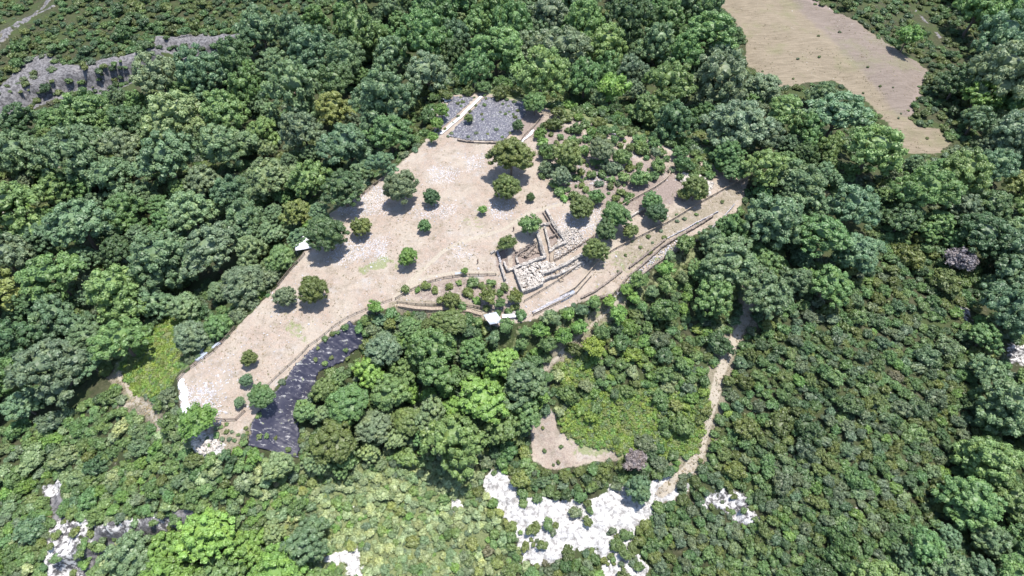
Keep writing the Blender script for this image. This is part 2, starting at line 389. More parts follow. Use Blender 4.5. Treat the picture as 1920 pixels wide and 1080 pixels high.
def ico(sub=0):
    t = (1+5**.5)/2
    v = [(-1,t,0),(1,t,0),(-1,-t,0),(1,-t,0),(0,-1,t),(0,1,t),(0,-1,-t),(0,1,-t),(t,0,-1),(t,0,1),(-t,0,-1),(-t,0,1)]
    f = [(0,11,5),(0,5,1),(0,1,7),(0,7,10),(0,10,11),(1,5,9),(5,11,4),(11,10,2),(10,7,6),(7,1,8),(3,9,4),(3,4,2),(3,2,6),(3,6,8),(3,8,9),(4,9,5),(2,4,11),(6,2,10),(8,6,7),(9,8,1)]
    v = [np.array(p)/np.linalg.norm(p) for p in v]
    for _ in range(sub):
        c = {}; nf = []
        def mid(a, b):
            k = (min(a, b), max(a, b))
            if k not in c: p = v[a]+v[b]; v.append(p/np.linalg.norm(p)); c[k] = len(v)-1
            return c[k]
        for a, b, d in f:
            x, y, z = mid(a, b), mid(b, d), mid(d, a); nf += [(a,x,z),(b,y,x),(d,z,y),(x,y,z)]
        f = nf
    return np.array(v, np.float32), np.array(f, np.int64)
ICO0, ICO1, ICO2 = ico(0), ico(1), ico(2)
BOXV = np.array([(-1,-1,-1),(1,-1,-1),(1,1,-1),(-1,1,-1),(-1,-1,1),(1,-1,1),(1,1,1),(-1,1,1)], np.float32)*.5
BOXF = np.array([(0,3,2,1),(4,5,6,7),(0,1,5,4),(1,2,6,5),(2,3,7,6),(3,0,4,7)], np.int64)
def bar(acc, a, b, w, h=None, up=(0, 0, 1)):
    """box beam from a to b"""
    a = np.array(a, float); b = np.array(b, float); d = b-a; ln = np.linalg.norm(d); d = d/max(ln, 1e-6)
    s = np.cross(d, up)
    if np.linalg.norm(s) < 1e-3: s = np.cross(d, (1, 0, 0))
    s /= np.linalg.norm(s); u = np.cross(s, d); h = h or w
    v = BOXV[:, :1]*d*ln+BOXV[:, 1:2]*s*w+BOXV[:, 2:]*u*h+(a+b)/2
    acc.add(v, BOXF)
def tube(acc, pts, rad, n=6):
    pts = np.array(pts, float); k = len(pts); V = []
    for i, p in enumerate(pts):
        d = pts[min(i+1, k-1)]-pts[max(i-1, 0)]; d /= np.linalg.norm(d)+1e-9
        s = np.cross(d, (0, 0, 1)) if abs(d[2]) < .95 else np.cross(d, (1, 0, 0)); s /= np.linalg.norm(s); u = np.cross(s, d)
        for j in range(n):
            a = 2*math.pi*j/n; V.append(p+(s*math.cos(a)+u*math.sin(a))*rad[i])
    Fc = [(i*n+j, i*n+(j+1) % n, (i+1)*n+(j+1) % n, (i+1)*n+j) for i in range(k-1) for j in range(n)]
    acc.add(V, Fc)

# ------------------------------------------------------------------ foliage templates (unit crown radius)
def leaves(acc, g, cen, rad, n, size, flatten=1.0, jit=.55, var0=.5, outward=None):
    d = g.normal(size=(n, 3)); d /= np.linalg.norm(d, axis=1)[:, None]
    d[:, 2] = np.where(d[:, 2] < -.35, -d[:, 2], d[:, 2])
    if outward is not None:
        bad = d@outward < -.25; d[bad] -= 2*(d[bad]@outward)[:, None]*outward
    p = cen+d*rad*g.uniform(.80, 1.28, (n, 1))*np.array([1, 1, flatten])
    nn = d+g.normal(size=(n, 3))*jit; nn[:, 2] += .25; nn /= np.linalg.norm(nn, axis=1)[:, None]
    a = np.cross(nn, g.normal(size=(n, 3))); a /= np.linalg.norm(a, axis=1)[:, None]; b = np.cross(nn, a)
    s = size*g.uniform(.55, 1.35, (n, 1)); a = a*s; b = b*s*g.uniform(.45, .9, (n, 1))
    V = np.stack([p-a, p-b*.9+a*.1, p+a, p+b*.9-a*.1], 1)
    V[:, 1] += nn*s*.25*g.uniform(-1, 1, (n, 1)); V = V.reshape(-1, 3)
    Fq = np.arange(n*4).reshape(n, 4)
    acc.add(V, Fq, np.repeat(np.clip(var0+g.normal(size=n)*.16, 0, 1), 4))
def crown(seed, nl, lobe, per, leaf, vert=.8, zmin=-.35, spread=.72, irr=.12, jit=.55, core=.80, sub=0):
    g = np.random.default_rng(seed); acc = Acc(); ang = g.uniform(0, 6.28)
    doms = [(np.zeros(3), 1.0, nl)]
    if sub:             # several limbs, each with its own dome of leaf clumps
        doms = []
        for k in range(sub):
            a = k*6.28/max(sub-1, 1)+ang+g.normal()*.3
            if k == 0: c = np.array([g.normal()*.08, g.normal()*.08, .22]); q = g.uniform(.58, .68)
            else: rr = g.uniform(.46, .60); c = np.array([rr*math.cos(a), rr*math.sin(a), g.uniform(-.38, .10)]); q = g.uniform(.36, .52)
            doms.append((c, q, max(8, int(nl*q*q*.95))))
    for C0, S, m_ in doms:
        for i in range(m_):
            k = (i+.5)/m_; z = 1-(1-zmin)*k; r = math.sqrt(max(0, 1-z*z)); a = i*2.39996+ang
            dr = np.array([r*math.cos(a), r*math.sin(a), z])+g.normal(size=3)*irr; dr /= np.linalg.norm(dr)
            lump = 1+.12*math.sin(3*a+ang)*r+g.normal()*irr*.7
            c = C0+dr*spread*lump*S*np.array([1.0, 1.0, vert]); rad = g.uniform(*lobe)*(.75+.25*S)
            v0 = .5+g.normal()*.13
            v, f = ICO1; acc.add(v*(1+g.normal(size=(len(v), 1))*.12)*rad*core*np.array([1, 1, .7])+c, f, v0)
            leaves(acc, g, c, rad, per, leaf, .75, jit, v0, dr)
        v, f = ICO2; cr_ = np.array([.5, .5, .36*vert]) if sub else np.array([.72, .72, .5*vert]); acc.add(v*(1+g.normal(size=(len(v), 1))*.06)*cr_*S+C0, f, .45)
    return acc.arrays()
def sparse(seed, n, leaf):          # loose bright crown, no solid core
    g = np.random.default_rng(seed); acc = Acc()
    for i in range(n):
        d = g.normal(size=3); d /= np.linalg.norm(d); d[2] = abs(d[2])*.9-.2
        c = d*g.uniform(.35, .8); leaves(acc, g, c, g.uniform(.13, .24), 26, leaf, 1, .8, .5+g.normal()*.1)
    v, f = ICO1; acc.add(v*np.array([.42, .42, .35]), f, .45)
    return acc.arrays()
T_BROAD = [crown(10+i, 92, (.09, .18), 52, .037, vert=.70, irr=.16, spread=.86, sub=5+i % 3, jit=.48, zmin=-.6, core=.88) for i in range(7)]
T_EVER = [crown(40+i, 84, (.11, .20), 52, .038, vert=.80, irr=.11, spread=.80, jit=.6, core=.86) for i in range(4)]
T_YOUNG = [crown(60+i, 22, (.22, .34), 40, .085, vert=.8, irr=.25, spread=.68, jit=.8, core=.7) for i in range(4)]
T_SHRUB = [crown(80+i, 26, (.16, .32), 34, .085, vert=.62, irr=.22, zmin=-.1, spread=.74, jit=.75) for i in range(6)]
T_MASS = [crown(120+i, 9, (.34, .5), 24, .15, vert=.6, irr=.2, zmin=-.05, spread=.6) for i in range(6)]
T_BRACKEN = [crown(140+i, 6, (.3, .5), 16, .24, vert=.4, irr=.3, zmin=.0, spread=.6, jit=.9) for i in range(4)]
for t in T_MASS+T_BRACKEN: t['tint'] = None
MESH = {}
for nm, T in (('broad', T_BROAD), ('ever', T_EVER), ('young', T_YOUNG), ('shrub', T_SHRUB)):
    MESH[nm] = [mesh_of(nm+'_foliage', t, M['leaf']) for t in T]
def trunk_mesh(seed):
    g = random.Random(seed); acc = Acc()
    # unit: height 1 = crown centre height, forks into limbs below the crown
    tube(acc, [(0, 0, -.12), (.01, 0, .2), (.03*g.uniform(-1, 1), .03, .5), (0, 0, .8)], [.06, .045, .038, .03], 7)
    for k in range(5):
        a = k*1.26+g.random(); r = g.uniform(.3, .5)
        tube(acc, [(0, 0, .45+.05*k), (r*.5*math.cos(a), r*.5*math.sin(a), .68+.03*k), (r*math.cos(a), r*math.sin(a), .95)], [.025, .018, .008], 5)
    return acc.mesh('trunk', M['bark'], True)
TRUNKS = [trunk_mesh(i) for i in range(3)]

# ------------------------------------------------------------------ terrain
def axis(parts):
    o = []
    for a, b, s in parts: o += list(np.arange(a, b, s))
    o.append(parts[-1][1]); return np.array(o)
gx = axis([(-3000,-600,200),(-600,-360,15),(-360,-120,1.6),(-120,110,.55),(110,330,1.6),(330,600,15),(600,3000,200)])
gy = axis([(-1500,-200,130),(-200,0,8),(0,24,1.6),(24,205,.55),(205,420,1.6),(420,700,14),(700,4000,220)])
X, Y = np.meshgrid(gx, gy); Xf, Yf = X.ravel(), Y.ravel()
Z = height(Xf, Yf)
masks = {k: np.zeros(Xf.size, np.float32) for k in ('soil','stone','field','white','grey','path','green','brown','straw')}
WOB = dict(soil=.7, stone=3.5, field=2.5, white=2.6, grey=2.6, green=5, brown=2.2, straw=4, path=.8)
def paint(key, wp, soft=1.0, amt=1.0, line=None):
    a = np.array(wp); pad = 6+soft+(line or 0)
    s = np.where((Xf > a[:, 0].min()-pad) & (Xf < a[:, 0].max()+pad) & (Yf > a[:, 1].min()-pad) & (Yf < a[:, 1].max()+pad))[0]
    if not len(s): return
    d = (ldist(Xf[s], Yf[s], wp)-line) if line else sdist(Xf[s], Yf[s], wp)
    wob = WOB.get(key, 2.4)*(.35 if line else 1)
    d = d+(fbm(Xf[s]/4.5, Yf[s]/4.5, 83, 4)-.5)*wob*2
    masks[key][s] = np.maximum(masks[key][s], amt*sstep(soft, -soft, d))
paint('soil', PLW, 1.2)
paint('field', wpts(dens(FIELD)), 1.5)
paint('soil', wpts(dens(CLEARING)), 1.2, .95); paint('brown', wpts(dens(CLEARING)), 1.2, .36)
for p in WHITE+WHITE_TOP: paint('white', wpts(dens(p)), .9)
for p in GREY: paint('grey', wpts(dens(p)), 1.6, .9)
for p, w in PATHS: paint('path', wpts(dens(p, False)), .9, .9, w*.8); paint('straw', wpts(dens(p, False)), 1.6, .95, w+1.7)
for p, w in FARP: paint('grey', wpts(dens(p, False)), .6, 1, w); paint('straw', wpts(dens(p, False)), .6, 1, w)
paint('white', wpts(dens(GREY[3])), 1.6, .58); paint('white', wpts(dens(GREY[0])), 1.6, .62); paint('white', wpts(dens(GREY[7])), 1.6, .5); paint('white', wpts(dens(GREY[8])), 1.2, .55); paint('white', wpts(dens(GREY[1])), 1.2, .6)
for p, w in TRACKS: paint('path', wpts(dens(p, False)), .7, .92, w*.85)
for key, lst in (('stone', STONES), ('green', GREENP), ('brown', BROWN), ('straw', STRAW)):
    for p, amt in lst: paint(key, wpts(dens(p, True, 2)), 9 if p is VEIL_ZONE else 2.2 if key != 'brown' else 1.2, amt)
for pts_, hh in (([(0,222),(60,192),(130,168),(185,162),(262,142),(290,120)], 6.0), ([(325,100),(380,104),(440,96)], 4.0), ([(150,1060),(215,1010),(275,1008),(335,996)], 3.0)):
    w_ = wpts(dens(pts_, False)); d_ = ldist(Xf, Yf, w_); ly = np.interp(Xf, [q[0] for q in w_], [q[1] for q in w_])
    Z = Z+hh*sstep(16, 3, d_)*sstep(-1.6, 1.2, Yf-ly+(fbm(Xf/3, Yf/3, 55, 3)-.5)*3)
    masks['grey'] = np.maximum(masks['grey'], sstep(7, 4, d_).astype(np.float32)*(Yf < ly+3))
rough = masks['white']*1.0+masks['grey']*1.5
Z = Z+rough*(fbm(Xf/2.6, Yf/2.6, 31, 4)-.5)*2.2+rough*np.abs(fbm(Xf/5, Yf/1.6, 37, 3)-.5)*1.6
Z = Z+(fbm(Xf/1.7, Yf/1.7, 3, 2)-.5)*.22*(1-masks['path'])
nx, ny = len(gx), len(gy)
ii = np.arange(nx*ny).reshape(ny, nx)
quads = np.stack([ii[:-1, :-1], ii[:-1, 1:], ii[1:, 1:], ii[1:, :-1]], -1).reshape(-1, 4)
fm = lambda k: masks[k][quads].mean(1)
cls = np.zeros(len(quads), int)
cls[fm('field') > .5] = 1; cls[(fm('white') > .5) | (fm('grey') > .5)] = 2; cls[(fm('path') > .5)] = 3
V3 = np.stack([Xf, Yf, Z], 1)
for ci, nm, lab, cat in ((0, 'ground', 'dry stony ground of the cleared plateau and the wooded slopes round it', 'ground'), (1, 'field', 'bare ochre and grey hillside meadow at the top right', 'field'),
                    (2, 'rock', 'bare white and grey rock breaking through the scrub', 'rock'), (3, 'path', 'pale trodden dirt paths over the hill', 'path')):
    q = quads[cls == ci]; u, inv = np.unique(q, return_inverse=True); inv = inv.reshape(q.shape)
    me = mesh_of(nm, dict(v=V3[u], f3=np.zeros((0, 3), np.int64), f4=inv), M['ground'], True)
    for an, ks in (('mask_a', ('soil','stone','field')), ('mask_b', ('white','grey','path')), ('mask_c', ('green','brown','straw'))):
        c = np.ones((len(u), 4), np.float32)
        for j, k in enumerate(ks): c[:, j] = masks[k][u]
        aa = me.attributes.new(an, 'FLOAT_COLOR', 'POINT'); aa.data.foreach_set('color', c.ravel())
    link(nm, me, label=lab, cat=cat, kind='structure')
def gz(x, y):
    """ground height by looking up the built grid"""
    x = np.atleast_1d(x); y = np.atleast_1d(y)
    i = np.clip(np.searchsorted(gx, x)-1, 0, nx-2); j = np.clip(np.searchsorted(gy, y)-1, 0, ny-2)
    fx = (x-gx[i])/(gx[i+1]-gx[i]); fy = (y-gy[j])/(gy[j+1]-gy[j]); Zg = Z.reshape(ny, nx)
    return (Zg[j, i]*(1-fx)+Zg[j, i+1]*fx)*(1-fy)+(Zg[j+1, i]*(1-fx)+Zg[j+1, i+1]*fx)*fy
def gp(px, py, h=0):
    x, y, d = at(px, py, h); z = gz(x, y); return np.array([x[0], y[0], z[0]]), d[0]

# ------------------------------------------------------------------ colours of foliage (leaf reflectance; the palest one also paints in lens haze)
C = dict(blue=(.097,.160,.084), green=(.092,.170,.062), dark=(.064,.114,.050), pale=(.140,.205,.100), yellow=(.170,.215,.075), olive=(.110,.150,.048),
         grey=(.115,.162,.094), bright=(.125,.225,.058), lime=(.170,.250,.055), brown=(.14,.14,.08), mauve=(.17,.155,.165), mid=(.112,.182,.066), pale_veil=(.23,.29,.15))
TINTW = dict(blue='blue-green', green='green', dark='dark green', pale='pale green', yellow='yellowish green', olive='olive green', grey='grey-green',
             bright='bright green', lime='lime green', brown='brownish', mauve='greyish mauve leafless', mid='mid green', pale_veil='washed-out light green')
rnd = random.Random(7)
def tint(k, j=.16):
    c = C[k]; f = 1+rnd.uniform(-j, j); h = rnd.uniform(-.03, .10)
    return (c[0]*f*(1+h), c[1]*f, c[2]*f*(1-h))

# ------------------------------------------------------------------ explicit trees of the plateau and its rim: px, py, width px, kind, tint, vertical ratio, label
EXPL = [
 (752,352,64,'ever','grey',.95,'tall dense grey-green tree at the left of the bare plateau, above the stone patch'),
 (809,369,33,'ever','dark',.9,'small round dark tree just right of the tall dense tree'),
 (796,423,26,'ever','green',.8,'small round tree alone below the dark round one, on pale stones'),
 (905,393,18,'young','bright',.8,'tiny bright green tree alone mid plateau with a shadow below it'),
 (676,425,40,'ever','olive',.8,'squarish olive tree on grey stones, right of the wide dark tree'),
 (612,440,76,'ever','dark',.85,'wide dark evergreen beside the white canopy'),
 (765,482,38,'ever','bright',.8,'square clipped bright green tree in the middle of the bare plateau'),
 (587,544,57,'ever','olive',.85,'perfectly round dark olive tree by the left edge of the plateau'),
 (535,556,42,'ever','grey',.8,'smaller dull green tree left of the perfectly round one'),
 (467,672,32,'ever','olive',.8,'small olive tree standing alone on the lower left plateau'),
 (462,713,26,'ever','blue',.8,'small blue-green round tree below the lone olive one'),
 (490,742,50,'ever','green',.6,'low spreading green tree at the left edge of the black sheet'),
 (449,754,22,'ever','blue',.7,'smallest round bush-like tree left of the low spreading one'),
 (368,789,68,'young','bright',.7,'broad bright green tree at the lower left tip of the plateau'),
 (958,292,80,'ever','olive',.8,'broadest olive domed tree, just below the stone littered sheet'),
 (950,352,54,'ever','olive',.9,'olive domed tree directly below the broadest one'),
 (995,370,17,'ever','dark',1.1,'narrow dark columnar tree right of the olive domed one'),
 (994,421,44,'young','mid',.8,'leafy round tree at the upper left corner of the ruins'),
 (950,453,34,'young','olive',.8,'leafy olive tree over the left side of the ruins'),
 (1090,387,50,'ever','olive',.8,'domed tree casting its shadow on stones right of the ruins'),
 (1065,291,62,'ever','olive',.75,'dense olive clump in the scrub right of the broadest dome'),
 (1128,281,50,'ever','grey',.8,'smooth dull green domed tree in the upper scrub'),
 (1052,330,40,'ever','grey',.7,'grey-green low dome below the dense olive clump'),
 (1155,404,54,'ever','green',.8,'green tree at the top of the clump right of the ruins'),
 (1136,432,44,'ever','dark',.8,'dark tree in the middle of the clump right of the ruins'),
 (1116,470,48,'ever','olive',.85,'olive tree at the bottom of the clump right of the ruins'),
 (1182,433,32,'ever','olive',.7,'small olive tree at the right of the clump by the ruins'),
 (1222,378,40,'ever','green',.8,'upper left of the paired trees on the shaded terrace'),
 (1232,400,42,'ever','dark',.8,'lower of the paired dark trees on the shaded terrace'),
 (1305,354,50,'ever','olive',.9,'upright dark olive tree at the right end below the crag'),
 (1377,321,44,'ever','green',.7,'round tree at the far right tip of the plateau'),
 (1283,365,26,'ever','olive',.7,'small tree left of the upright dark olive one'),
 (871,508,14,'young','bright',.8,'tiny bright tree beside the small bench on the plateau'),
 (966,556,30,'young','olive',.9,'thin olive tree below the ruins rubble'),
 (846,562,34,'ever','olive',.8,'olive tree hiding part of the pale terrace walkway'),
 (915,555,36,'young','olive',.8,'leafy olive tree above the metal roofed shelter'),
 (938,568,22,'young','mid',.8,'small leafy tree just above the metal roof'),
 (703,577,30,'young','bright',.8,'bright leafy tree below the bend of the edge fence'),
 (828,208,30,'young','bright',.9,'bright green tree at the left of the stone littered sheet'),
 (820,232,26,'young','bright',.9,'lower bright green tree left of the white board strip'),
 (879,222,18,'ever','olive',.9,'small dark tree growing on the stone littered sheet'),
 (971,236,24,'ever','dark',.9,'dark bush-like tree on the right edge of the littered sheet'),
 (1003,193,46,'ever','green',.8,'dense green tree at the upper right corner of the littered sheet'),
 (812,258,22,'young','bright',.8,'small bright tree at the upper left tip of the bare ground'),
 (1113,650,44,'young','lime',.8,'lime green round tree below the terraces'),
 (1197,918,52,'ever','blue',.9,'blue-green tree standing on the white rock'),
 (1800,488,56,'young','mauve',.8,'greyish mauve leafless tree at the right among green ones'),
 (1190,862,44,'young','mauve',.6,'brownish mauve bare bush-like tree above the white rock'),
 (720,653,70,'ever','grey',.8,'big pale domed tree right of the black sheet'),
 (818,668,118,'broad','green',.75,'very wide green tree below the terrace walkway'),
 (905,745,110,'broad','bright',.7,'wide fresh green tree above the middle of the photo bottom'),
 (985,715,100,'broad','blue',.7,'wide blue-green tree left of the lime groundcover'),
 (606,731,46,'ever','olive',.8,'olive tree at the right edge of the black sheet'),
 (570,770,44,'ever','mid',.7,'rounded tree on the right rim of the lower black sheet'),
 (650,760,82,'ever','green',.75,'dense green tree right of the lower black sheet'),
 (730,735,76,'ever','mid',.75,'dense mid green dome between the big pale dome and the bottom scrub'),
 (625,830,90,'ever','olive',.7,'wide olive canopy right of the lower tip of the black sheet'),
 (700,800,70,'ever','grey',.7,'grey-green dome below the dense mid green one'),
 (765,790,60,'ever','olive',.7,'olive dome left of the fresh green tree'),
 (520,873,56,'ever','pale',.7,'pale tree at the lower end of the black sheet'),
 (800,610,30,'ever','olive',.7,'olive tree at the left of the row below the terrace walkway'),
 (845,603,60,'ever','olive',.6,'long olive canopy just left of the metal roofed shelter'),
 (770,612,44,'ever','mid',.7,'rounded tree second in the row below the terrace walkway'),
 (730,607,26,'ever','olive',.7,'small olive tree by the mauve scrub below the walkway'),
 (455,533,84,'ever','grey',.8,'large grey-green dome on the left rim above its big shadow'),
 (410,548,44,'ever','pale',.8,'pale tree behind the large grey-green dome'),
 (362,632,70,'ever','grey',.8,'grey dome tree above the dark blue shaded sheet'),
 (408,612,52,'ever','green',.8,'olive-green tree between the two grey domes of the left rim'),
 (345,575,60,'ever','pale',.8,'pale tree at the left of the rim group'),
 (505,520,40,'ever','grey',.7,'shrubby grey tree right of the large grey-green dome'),
 (556,398,62,'broad','olive',.75,'olive tree directly above the white canopy'),
 (512,438,52,'broad','pale',.75,'pale olive tree left of the white canopy'),
 (524,486,56,'ever','mid',.7,'mid green tree below the white canopy, left of the fence'),
 (505,330,110,'broad','pale',.7,'large silvery pale tree at the edge of the left wood'),
 (650,270,120,'broad','blue',.75,'biggest dense blue-green tree left of the littered sheet'),
 (730,250,90,'broad','green',.8,'large tree at the right end of the left wood'),
 (640,350,90,'broad','dark',.7,'dark tree over the upper left fence'),
 (1148,165,60,'young','bright',.9,'bright leafy tree standing before the dark wood at the top'),
 (930,95,110,'broad','green',.8,'large fresh green tree above the littered sheet'),
 (1060,90,120,'broad','grey',.8,'big grey-green tree at the top right of the centre'),
 (1035,30,90,'broad','grey',.8,'pale grey-green tree at the top edge above the big one'),
 (1380,230,130,'broad','grey',.7,'very big silvery tree at the right wood edge above the plateau'),
 (1570,215,120,'broad','blue',.7,'dome-topped tree pushing into the lower side of the dry field'),
 (1330,60,110,'broad','green',.75,'big tree at the left edge of the dry field'),
 (1430,160,80,'broad','grey',.75,'grey-green tree at the lower left of the dry field'),
 (1500,340,110,'broad','blue',.75,'large blue-green tree right of the plateau tip'),
 (1370,490,120,'broad','blue',.75,'large tree at the lower right foot of the terraces'),
 (1540,440,110,'broad','green',.75,'large tree in the wood above the right-hand scrub'),
 (1840,440,110,'broad','dark',.8,'rounded dark tree at the right, above the greyish leafless one'),
 (1800,150,78,'broad','dark',.8,'dark rounded tree at the right end of the dry field'),
 (1835,180,80,'broad','bright',.8,'fresh green tree right of the dark rounded one by the field'),
 (1705,68,50,'young','bright',.8,'bright tree in the scrub beyond the dry field'),
]

FOREST = [[(-160,270),(0,228),(110,215),(200,175),(270,150),(300,130),(380,108),(470,90),(480,55),(560,40),(640,20),(640,-110),(1350,-110),(1372,30),(1400,70),(1392,118),(1450,160),(1500,175),
           (1560,140),(1640,190),(1680,250),(1740,300),(1830,285),(2080,300),(2080,500),(1900,500),(1780,470),(1740,430),(1640,420),(1600,500),(1550,540),(1440,560),(1300,560),(1280,480),(1395,400),(1410,330),
           (1330,270),(1250,220),(1060,170),(900,140),(790,140),(760,200),(770,270),(690,330),(600,400),(560,480),(500,500),(380,480),(330,540),(250,650),(150,710),(60,770),(-160,830)],
          [(1860,380),(2080,380),(2080,1160),(1600,1160),(1700,1020),(1790,960),(1860,860),(1840,780)],
          [(560,640),(700,620),(860,640),(1020,690),(1030,760),(960,830),(860,840),(760,810),(680,860),(600,880),(560,820)],
          [(1740,-60),(2080,-60),(2080,300),(1870,300),(1815,200),(1830,120),(1850,60)],
          [(230,1020),(420,980),(600,1010),(640,1160),(200,1160)]]
YOUNGZ = [[(905,625),(960,605),(1080,585),(1170,520),(1290,445),(1330,460),(1300,520),(1200,560),(1120,640),(1030,660),(930,650)]]
BRACK = [[(225,690),(330,560),(350,590),(335,700),(300,745),(250,740)], [(1045,775),(1100,745),(1190,720),(1330,740),(1312,850),(1200,855),(1100,832),(1055,812)], [(1040,680),(1100,660),(1120,715),(1060,730)]]
SCRUBP = [[(1015,225),(1130,250),(1250,290),(1330,320),(1270,345),(1160,385),(1060,375),(1010,330),(1010,270)]]
SHEET_LOW = [(655,600),(684,622),(680,650),(640,682),(600,700),(592,735),(565,770),(562,862),(520,852),(463,836),(470,790),(505,750),(540,700),(580,658),(612,635)]
SHEET_TOP = [(812,252),(850,222),(850,180),(905,176),(983,190),(987,212),(975,235),(940,268),(880,266),(830,262)]
GAP = [(330,548),(400,500),(440,470),(475,488),(450,522),(385,528),(345,575),(262,690),(190,738),(60,796),(-60,820),(-60,790),(60,762),(200,695),(262,640)]
NONE = [GAP, PLATEAU, FIELD, CLEARING, SHEET_LOW]+WHITE+WHITE_TOP+GREY+BRACK
PATHW = [(p, w/.13) for p, w in PATHS+FARP]
def pdist(px, py, pts):
    b = 1e9
    for (x0, y0), (x1, y1) in zip(pts[:-1], pts[1:]):
        dx, dy = x1-x0, y1-y0; t = max(0, min(1, ((px-x0)*dx+(py-y0)*dy)/(dx*dx+dy*dy)))
        b = min(b, math.hypot(px-x0-t*dx, py-y0-t*dy))
    return b
FRESH = [(1040,650),(1200,640),(1340,600),(1335,860),(1200,860),(1050,840)]
LEFTLOW = [(-100,800),(250,720),(560,870),(620,1000),(560,1130),(-100,1130)]
COPSE = [(560,640),(700,620),(860,640),(1020,690),(1030,760),(960,840),(860,850),(760,820),(680,870),(600,880),(560,820)]
def pick(w):
    r = rnd.random()*sum(v for _, v in w)
    for k, v in w:
        r -= v
        if r <= 0: return k
    return w[0][0]
def zone(px, py):
    for z in SCRUBP:
        if inpoly(px, py, z): return 'scrubp'
    if inpoly(px, py, GAP): return None
    for z in BRACK:
        if inpoly(px, py, z): return 'scrub' if px > 400 and fbm(np.array([px/55]), np.array([py/40]), 91, 2)[0] > .53 else None
    for z in NONE:
        if inpoly(px, py, z): return None
    for p, w in PATHW:
        if pdist(px, py, p) < w*.8+7: return None
    for z in YOUNGZ:
        if inpoly(px, py, z): return 'young'
    for z in FOREST:
        if inpoly(px, py, z): return 'forest'
    return 'scrub'

class Grid:
    def __init__(s): s.b = {}; s.c = 40
    def ok(s, x, y, r, k=1.0):
        i, j = int(x//s.c), int(y//s.c); vf = 1.12+max(0, (300-y)/300)*.65
        for a in range(i-3, i+4):
            for b in range(j-3, j+4):
                for (u, v, w) in s.b.get((a, b), ()):
                    if (u-x)**2+((v-y)*vf)**2 < ((r+w)*k)**2: return False
        return True
    def put(s, x, y, r): s.b.setdefault((int(x//s.c), int(y//s.c)), []).append((x, y, r))
G = Grid(); plants = []        # px, py, width px, kind, tint, vertical ratio, label
for e in EXPL: plants.append(e); G.put(e[0], e[1], e[2]*.42)
def near_bare(px, py, r):
    for a in range(8):
        qx, qy = px+r*math.cos(a*.785), py+r*math.sin(a*.785)
        for z in (PLATEAU, CLEARING):
            if inpoly(qx, qy, z): return True
        if inpoly(px+1.5*(qx-px), py+1.5*(qy-py), SHEET_LOW): return True
    for a in range(8):
        qx, qy = px+r*.9*math.cos(a*.785), py+r*.9*math.sin(a*.785)
        for z in (FIELD, WHITE[0], GREY[3]):
            if inpoly(qx, qy, z): return True
        for z in (GREY[0], GREY[7], GREY[8], GREY[1]):
            if inpoly(px+1.5*(qx-px), py+1.5*(qy-py), z): return True
    return False
# big woodland crowns
for size_lo, size_hi, tries, kk in ((92, 138, 2600, .76), (62, 92, 6000, .70), (38, 62, 9000, .68)):
    for _ in range(tries):
        x, y = rnd.uniform(-110, 2030), rnd.uniform(-90, 1130)
        z = zone(x, y)
        if z != 'forest': continue
        d = rnd.uniform(size_lo, size_hi)*(.82 if y < 120 else 1)
        if not G.ok(x, y, d*.5, kk) or near_bare(x, y, d*.34): continue
        tk = pick([('blue', 5), ('green', 4), ('pale', 1.2), ('grey', 2), ('dark', 1), ('yellow', .3), ('mid', 2)]) if y < 900 else pick([('bright', 2), ('mid', 2), ('pale', 1), ('blue', 1)])
        if inpoly(x, y, COPSE): tk = pick([('mid', 4), ('bright', 2), ('pale', 2), ('green', 2), ('grey', 1)])
        if x > 1500 and y > 700: tk = pick([('blue', 3), ('mid', 2), ('green', 2)])
        plants.append((x, y, d, 'broad', tk, rnd.uniform(.72, .92)+max(0, (420-y)/420)*.3, None)); G.put(x, y, d*.5)
# young trees of the terraces
for _ in range(1500):
    x, y = rnd.uniform(890, 1340), rnd.uniform(430, 670)
    if zone(x, y) != 'young': continue
    d = rnd.uniform(22, 40)
    if not G.ok(x, y, d*.5, .93): continue
    plants.append((x, y, d, 'young', pick([('bright', 2), ('mid', 3), ('blue', 1), ('pale', 1)]), .85, None)); G.put(x, y, d*.5)
n_trees = len(plants)
# shrubs
def scrub_tint(x, y):
    x += rnd.gauss(0, 34); y += rnd.gauss(0, 24)
    if inpoly(x, y, FRESH) and rnd.random() < .6: return pick([('bright', 2.5), ('mid', 3), ('lime', 1.2), ('yellow', 1), ('pale_veil', 1)])
    if inpoly(x, y, LEFTLOW) and rnd.random() < .5: return pick([('mid', 4), ('pale', 2), ('bright', 1), ('pale_veil', .8), ('green', 2)])
    if inpoly(x, y, VEIL_ZONE): return pick([('pale_veil', 6), ('mid', 1), ('pale', 3), ('bright', .8), ('grey', 1), ('yellow', .5)])  # veil of the lens put into the leaf tints
    nz = vnoise(np.array([x/46.0]), np.array([y/34.0]), 61)[0]+rnd.uniform(-.16, .16)
    if y > 250 and nz > .78: return pick([('grey', 3), ('blue', 2), ('pale', 1)])
    if y > 250 and nz < .2: return pick([('dark', 3), ('olive', 2)])
    if y > 250 and .45 < nz < .55: return pick([('mid', 2), ('green', 2), ('bright', .5)])
    if y < 220: return pick([('dark', 3), ('olive', 3), ('green', 3), ('mid', 1)])
    if x < 900 and y > 700: return pick([('mid', 4), ('green', 3), ('olive', 2), ('grey', 1.6), ('blue', 1), ('pale', 1.2), ('bright', .6), ('brown', .15)])
    return pick([('olive', 4), ('green', 4), ('mid', 2.5), ('grey', 1.8), ('dark', 1.5), ('blue', .8), ('bright', .5), ('brown', .15)])
